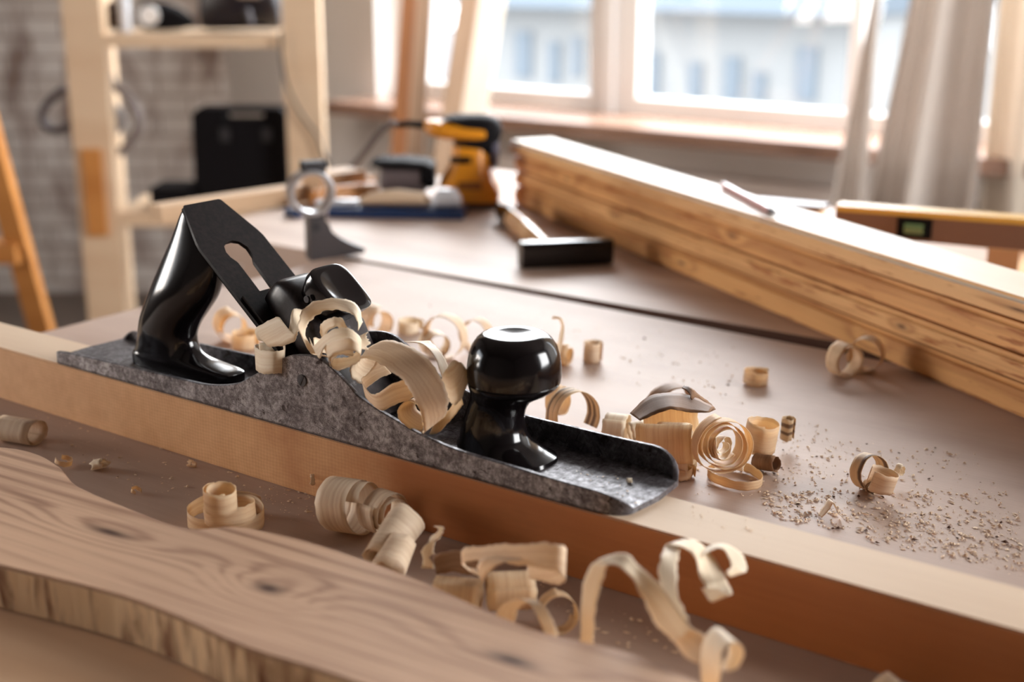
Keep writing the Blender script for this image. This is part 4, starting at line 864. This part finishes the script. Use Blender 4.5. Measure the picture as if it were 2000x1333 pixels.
# dust canister to the left
bm = bmesh.new()
def crow(x, y0_, y1_, dp): (xx, z0), (_, z1) = s2(x, y1_), s2(x, y0_); return [(xx, v.x-.006, (z0+z1)/2+v.y) for v in ring((0, 0, 0), dp, (z1-z0)/2, 30, p=3.5)]
loft(bm, [crow(742, 332, 372, .024), crow(750, 326, 376, .030), crow(800, 322, 378, .032), crow(830, 322, 378, .032)]); can = finish('dust_canister', bm, M['greybag'], sd, 'auto')
bm = bmesh.new(); loft(bm, [crow(725, 316, 322, .026), crow(740, 311, 328, .033), crow(790, 310, 328, .035), crow(830, 314, 332, .035), crow(846, 322, 338, .034)]); finish('canister_lid', bm, M['blackplastic'], sd, 'auto')
bm = bmesh.new(); loft(bm, [crow(822, 318, 370, .0335), crow(848, 322, 368, .032)]); finish('canister_collar', bm, M['blackplastic'], sd, 'auto')
pts = [s2(*p) for p in [(832, 250), (800, 246), (775, 248)]]
bm = bmesh.new(); tube(bm, [(x, 0, z) for x, z in pts], [.0055, .0048, .004], 12); finish('strain_relief', bm, M['blackplastic'], sd, 'auto')
cpts = [s2(*p) for p in [(778, 247), (755, 252), (730, 275), (705, 308), (684, 335), (668, 352), (640, 366)]]
cp3 = crom([(x, .0+.02*i, max(z, .004)) for i, (x, z) in enumerate(cpts)], 6)
bm = bmesh.new(); tube(bm, cp3, .0046, 12); finish('power_cord', bm, plain('grey_cord', (.12, .10, .10), .5), sd, 'auto')

# ---------------------------------------------------------------- mallet handle, blue packet
a = at(612, 388, .014); b = at(732, 373, .014)
mh = empty('wooden_mallet', (0, 0, 0), 'orange wooden handle tool lying left of the sander canister', 'tool')
bm = bmesh.new(); tube(bm, [a, a.lerp(b, .3), a.lerp(b, .8), b], [.011, .0135, .0135, .012], 18); finish('handle', bm, M['ladder'], mh, 'auto')
dd = (b-a).normalized(); mwm = frame((b.x, b.y, 0), (dd.x, dd.y, 0)) 
o = boxobj('mallet_head', (-.075, .020, .0004), (.0, .066, .040), M['sawn'], mh, bevel=.003); o.matrix_local = mwm
pk = empty('chisel_packet', (0, 0, 0), 'blue backed clear packet with wooden handled chisel in front of the sander', 'packet')
a = at(640, 426, 0); b = at(905, 430, 0); dd = (b-a).normalized(); mwp = frame((a.x, a.y, 0), (dd.x, dd.y, 0)); pk.matrix_world = mwp; Lp = (b-a).length
boxobj('backing_tray', (0, 0, .0004), (Lp, .055, .012), M['blue'], pk, bevel=.003)
bm = bmesh.new(); loft(bm, [[(x, .028+v.x, .0122+h+v.y) for v in ring((0, 0, 0), w, h, 24)] for x, w, h in [(Lp*.22, .008, .005), (Lp*.30, .014, .009), (Lp*.5, .016, .011), (Lp*.7, .014, .009), (Lp*.74, .008, .006)]]); finish('chisel_handle', bm, M['rack'], pk, 'auto')
bm = bmesh.new(); loft(bm, [[(x, .028+v.x, .0122+h+v.y) for v in ring((0, 0, 0), w, h, 24, p=3)] for x, w, h in [(Lp*.76, .012, .007), (Lp*.80, .018, .012), (Lp*.92, .018, .012), (Lp*.97, .010, .006)]]); finish('blister_dome', bm, M['clear'], pk, 'auto')
bm = bmesh.new(); loft(bm, [[(x, .028+v.x, .0122+h+v.y) for v in ring((0, 0, 0), w, h, 24, p=4)] for x, w, h in [(-.02, .010, .003), (Lp*.05, .012, .004), (Lp*.21, .010, .004)]]); finish('blister_strip', bm, M['clear'], pk, 'auto')
c = at(575, 415, .006); tag(boxobj('plastic_clip', (-.010, -.008, -.0055), (.010, .008, .006), M['blue'], mw=Matrix.Translation(c), bevel=.002), 'small blue plastic clip left of the steel ring', 'clip')

# ---------------------------------------------------------------- rack on the left with its contents
DR = 3.1; rk = DR/FPX
ex = Vector((_r[0], _r[1], 0)).normalized(); ey = Vector((_f[0], _f[1], 0)).normalized()
def rz(x, y, dep):   # picture point on the vertical plane at horizontal distance dep
    d = ray(x, y); t_ = dep/float(d@np.array(ey)); return Vector(CP+d*t_)
o0 = rz(125, 80, DR); mwr = frame((o0.x, o0.y, ZF), ex)
def rl(x, y, dep=DR): q = mwr.inverted() @ rz(x, y, dep); return q
rack = empty('storage_rack', (0, 0, 0), 'pale pine shelving rack holding tools by the brick wall', 'shelf'); rack.matrix_world = mwr
pw = .088; xr = rl(553, 80).x; H = 2.2
boxobj('post', (0, 0, 0), (pw, .045, H), M['rack'], rack, bevel=.003); boxobj('post', (xr, 0, 0), (xr+.082, .045, H), M['rack'], rack, bevel=.003)
xq = rl(162, 300, DR+.24).x; boxobj('post', (xq, .24, 0), (xq+pw, .285, H), M['rack'], rack, bevel=.003); xq = rl(560, 300, DR+.24).x; boxobj('post', (xq, .24, 0), (xq+.07, .285, H), M['rack'], rack, bevel=.003)
zs1 = rl(300, 68).z; boxobj('shelf_board', (pw+.001, .002, zs1-.028), (xr-.001, .236, zs1), M['rack'], rack, bevel=.002)
zs2 = rl(250, 415).z; boxobj('shelf_board', (pw+.001, .002, zs2-.034), (xr-.001, .236, zs2), M['rack'], rack, bevel=.002)
zp0, zp1 = rl(170, 460).z, rl(170, 290).z
boxobj('repair_block', (.02, -.012, zp0), (.064, -.0005, zp1), M['ladder'], rack, bevel=.002)['label'] = 'orange brown wooden block screwed on the post'
def rbox(root, name, x0, y0_, x1, y1_, d0, d1, mat, bevel=.004, **kw):
    a = rl(x0, y1_, DR+d0); b = rl(x1, y0_, DR+d0); return boxobj(name, (a.x, d0, a.z), (b.x, d0+(d1-d0), b.z), mat, root, bevel=bevel)
# tools on the upper shelf
tr = empty('angle_grinder', (0, 0, 0), 'long black power tool with white knob on the upper rack shelf', 'power tool'); tr.matrix_world = mwr
def rloft(root, name, pr, mat, yc=.12):
    bm = bmesh.new(); loft(bm, [[(x, yc+v.x, z+v.y) for v in ring((0, 0, 0), w, h, 24, p=3)] for x, z, h, w in pr]); return finish(name, bm, mat, root, 'auto')
def zx(x, y): q = rl(x, y, DR+.1); return q.x, q.z
hz = zs1+.0025
rloft(tr, 'body', [(zx(272, 50)[0], hz+.034, .022, .03), (zx(280, 50)[0], hz+.034, .033, .035), (zx(320, 50)[0], hz+.032, .032, .035), (zx(350, 50)[0], hz+.026, .024, .03), (zx(374, 50)[0], hz+.018, .010, .02)], M['blackplastic'])
kx = zx(298, 40); bm = bmesh.new(); tube(bm, [(kx[0], .08, hz+.036), (kx[0], .065, hz+.036)], .022, 24); finish('side_knob', bm, M['white'], tr, 'auto')['label'] = 'round white knob'
tr2 = empty('planer', (0, 0, 0), 'dark power tool at the left end of the upper rack shelf', 'power tool'); tr2.matrix_world = mwr
rloft(tr2, 'body', [(zx(188, 50)[0], hz+.012, .010, .03), (zx(200, 50)[0], hz+.02, .018, .04), (zx(215, 50)[0], hz+.034, .032, .04), (zx(243, 50)[0], hz+.036, .034, .04)], plain('dark_brown_plastic', (.035, .018, .014), .5))
tr3 = empty('light_gap_tube', (0, 0, 0), 'slim pale grey tube standing in for the light gap between the two dark tools', 'light_gap_tube'); tr3.matrix_world = mwr  # tube added to imitate the bright gap between the tools
bxm = zx(257, 50)[0]; bm = bmesh.new(); loft(bm, [[(bxm+v.x, .05+v.y, z) for v in ring((0, 0, 0), r, r, 20)] for z, r in [(hz, .011), (hz+.002, .013), (hz+.12, .013), (hz+.14, .008), (hz+.15, .008)]]); finish('body', bm, M['clear'], tr3, 'auto')
tr4 = empty('circular_saw', (0, 0, 0), 'bulky black and navy circular saw on the right of the upper shelf', 'power tool'); tr4.matrix_world = mwr
rloft(tr4, 'body', [(zx(396, 50)[0], hz+.045, .04, .05), (zx(410, 50)[0], hz+.07, .068, .06), (zx(500, 50)[0], hz+.08, .076, .06), (zx(540, 50)[0], hz+.06, .055, .05), (zx(548, 50)[0], hz+.04, .03, .04)], plain('navy_black_plastic', (.008, .007, .012), .35))
gx = zx(492, 40); bm = bmesh.new(); tube(bm, [(gx[0]-.02, .055, hz+.085), (gx[0]+.028, .055, hz+.085)], .010, 14); finish('handle_inlay', bm, plain('beige_plastic', (.42, .33, .27), .4), tr4, 'auto')['label'] = 'beige inlay'
bm = bmesh.new(); tube(bm, [(gx[0]-.002, .056, hz+.052), (gx[0]+.006, .056, hz+.018)], .008, 14); finish('front_grip', bm, M['castgrey'], tr4, 'auto')
# black case standing on the lower shelf
cs = empty('tool_case', (0, 0, 0), 'black plastic tool case with carry handle on the lower rack shelf', 'case'); cs.matrix_world = mwr
a = rl(382, 400, DR+.06); b = rl(552, 212, DR+.06); zc0 = zs2+.0008; zc1 = b.z
w_ = xr-.012
holew = (zx(445, 100)[0], zx(540, 100)[0])
Y3 = Matrix(((1, 0, 0, 0), (0, 0, 1, 0), (0, 1, 0, 0), (0, 0, 0, 1)))
outer = [(a.x, zc0), (w_, zc0), (w_, zc1-.014), (w_-.012, zc1), (a.x+.02, zc1), (a.x+.004, zc1-.014)]
inner = [(holew[0]-.012, zc1-.028), (holew[0]-.012, zc1-.011), (holew[1]-.03, zc1-.011), (holew[1]-.03, zc1-.028)]
bm = bmesh.new(); holed_plate(bm, outer, inner, .06, .14, Y3); finish('shell', bm, M['blackplastic'], cs, 'auto')
for xx in (holew[0]-.02, holew[1]-.035):
    boxobj('latch', (xx, .053, zc1-.075), (xx+.022, .0595, zc1-.045), M['rubber'], cs, bevel=.002)
bx2 = empty('storage_box', (0, 0, 0), 'low black box with grey rim left of the tool case', 'box'); bx2.matrix_world = mwr
zq = rl(340, 366, DR+.05).z
boxobj('body', (zx(308, 380)[0], .03, zs2+.0008), (a.x-.006, .15, zq), M['blackplastic'], bx2, bevel=.004)
# grey hose loops hanging on the left post
hs_ = empty('clamp_hose', (0, 0, 0), 'blue-grey curved hose hung around the left rack post', 'hose'); hs_.matrix_world = mwr
def hp(lst, d): return crom([tuple(rl(x, y, DR+d)) for x, y in lst], 6)
bm = bmesh.new(); pts_ = hp([(128, 172), (105, 190), (85, 215), (85, 240), (108, 255), (140, 243), (170, 225), (200, 205)], .075); tube(bm, pts_, .0095, 12)
finish('hose', bm, plain('blue_grey_metal', (.13, .115, .13), .4, .3), hs_, 'auto')
bm = bmesh.new(); pts_ = hp([(206, 92), (208, 130), (222, 165), (250, 190), (270, 225), (266, 262), (232, 300)], .075); tube(bm, pts_, .0100, 12)
finish('hose', bm, plain('grey_hose', (.24, .20, .19), .4, .2), hs_, 'auto')
bm = bmesh.new(); pts_ = hp([(200, 205), (222, 210), (236, 232), (226, 256), (200, 262)], .10); tube(bm, pts_, .010, 12)
finish('hose', bm, plain('grey_hose_inner', (.26, .23, .22), .4, .2), hs_, 'auto')
cbl = empty('power_cable', (0, 0, 0), 'thin dark cable hanging down the right rack post from the saw', 'cable'); cbl.matrix_world = mwr
bm = bmesh.new(); tube(bm, hp([(548, 60), (550, 110), (562, 170), (590, 225), (618, 262), (632, 300), (650, 345), (655, 420)], -.02), .0035, 10); finish('cord', bm, M['rubber'], cbl, 'auto')

# ---------------------------------------------------------------- orange step ladder at the left edge
DL = 2.45
ld = empty('step_ladder', (0, 0, 0), 'orange varnished wooden stepladder leg and rung at the left edge', 'ladder')
fd = ey
def bar(name, p0, p1, w, dpt, mat, root):
    p0, p1 = Vector(p0), Vector(p1); z_ = (p1-p0).normalized(); x_ = ex; y_ = z_.cross(x_).normalized(); x_ = y_.cross(z_); L_ = (p1-p0).length
    m_ = Matrix(((x_.x, y_.x, z_.x, p0.x), (x_.y, y_.y, z_.y, p0.y), (x_.z, y_.z, z_.z, p0.z), (0, 0, 0, 1)))
    bm = bmesh.new(); box(bm, (-w/2, -dpt/2, 0), (w/2, dpt/2, L_)); o = finish(name, bm, mat, root, 'auto', bevel=.004); 
    if root is not None: o.matrix_local = m_
    else: o.matrix_world = m_
    return o
p_a = rz(-14, 300, DL); p_b = rz(75, 625, DL+.1); dv = (p_b-p_a); p_f = p_a+dv*((ZF+.0-p_a.z)/dv.z); p_t = p_a-dv*((.9-p_a.z)/-dv.z) if False else p_a-dv.normalized()*.6
bar('leg', p_t, p_f+Vector((0, 0, .012)), .040, .03, M['ladder'], ld)
p_c = rz(-30, 492, DL+.05); p_d = rz(45, 492, DL+.05)
q0 = rz(-330, 483, DL+.1); 
bm = bmesh.new(); hh = .018; 
box(bm, (0, -.03, -hh), ((p_d-q0).length, .03, hh)); o = finish('rung', bm, M['ladder'], ld, 'auto', bevel=.003); o.matrix_local = frame(q0, (p_d-q0))
p_a2 = rz(-300, 300, DL); p_b2 = rz(-390, 625, DL+.1); dv2 = p_b2-p_a2; p_f2 = p_a2+dv2*((ZF-p_a2.z)/dv2.z)
bar('leg', p_a2-dv2.normalized()*.6, p_f2+Vector((0, 0, .012)), .040, .03, M['ladder'], ld)

# ---------------------------------------------------------------- planks leaning by the window
def lean(label, tl, tr, bl, br, dt, db, th, mat):
    """plank standing on the floor and leaning on the window wall; edges seen at tl-bl and tr-br"""
    c = []
    for top, bot in ((tl, bl), (tr, br)):
        p1 = rz(top, 10, dt); p0 = rz(bot, 220, db); dv = p1-p0
        c.append((p0+dv*((ZF+.004-p0.z)/dv.z), p0+dv*((1.22-p0.z)/dv.z)))
    (b0, t0), (b1, t1) = c; z_ = (t0-b0).normalized(); w = ((b1-b0).length+(t1-t0).length)/2; w = min(w, (rz(tr, 10, dt)-rz(tl, 10, dt)).length*1.04)
    x_ = ex; y_ = z_.cross(x_).normalized(); x_ = y_.cross(z_); L_ = (t0-b0).length
    # local X runs up the plank
    m_ = Matrix(((z_.x, x_.x, y_.x, 0), (z_.y, x_.y, y_.y, 0), (z_.z, x_.z, y_.z, 0), (0, 0, 0, 1)))
    q0 = rz(tl, 10, dt); q1 = rz(bl, 220, db); o_ = b0
    m_.translation = o_; bm = bmesh.new(); box(bm, (0, 0, 0), (L_, w, th))
    return tag(finish('wooden_plank', bm, mat, bevel=.002, smooth='auto', mw=m_), label, 'wood')
DK = wood('dark_plank_wood', (.22, .085, .028), (.12, .04, .012), bands=60, fine=.4, contrast=.6, rough=.5, seed=9.5)
lean('dark orange plank leaning on the window, leftmost of the leaning planks', 783, 812, 768, 800, 3.42, 3.30, .03, DK)
lean('light narrow plank directly right of the dark orange plank', 812, 842, 800, 824, 3.50, 3.38, .03, M['plank'])
lean('brown plank leaning behind the sander in front of the window', 894, 932, 861, 897, 3.42, 3.30, .03, M['plank'])
lean('bright pale plank leaning at the left of the window pane', 936, 984, 900, 961, 3.50, 3.38, .03, M['stacktop'])
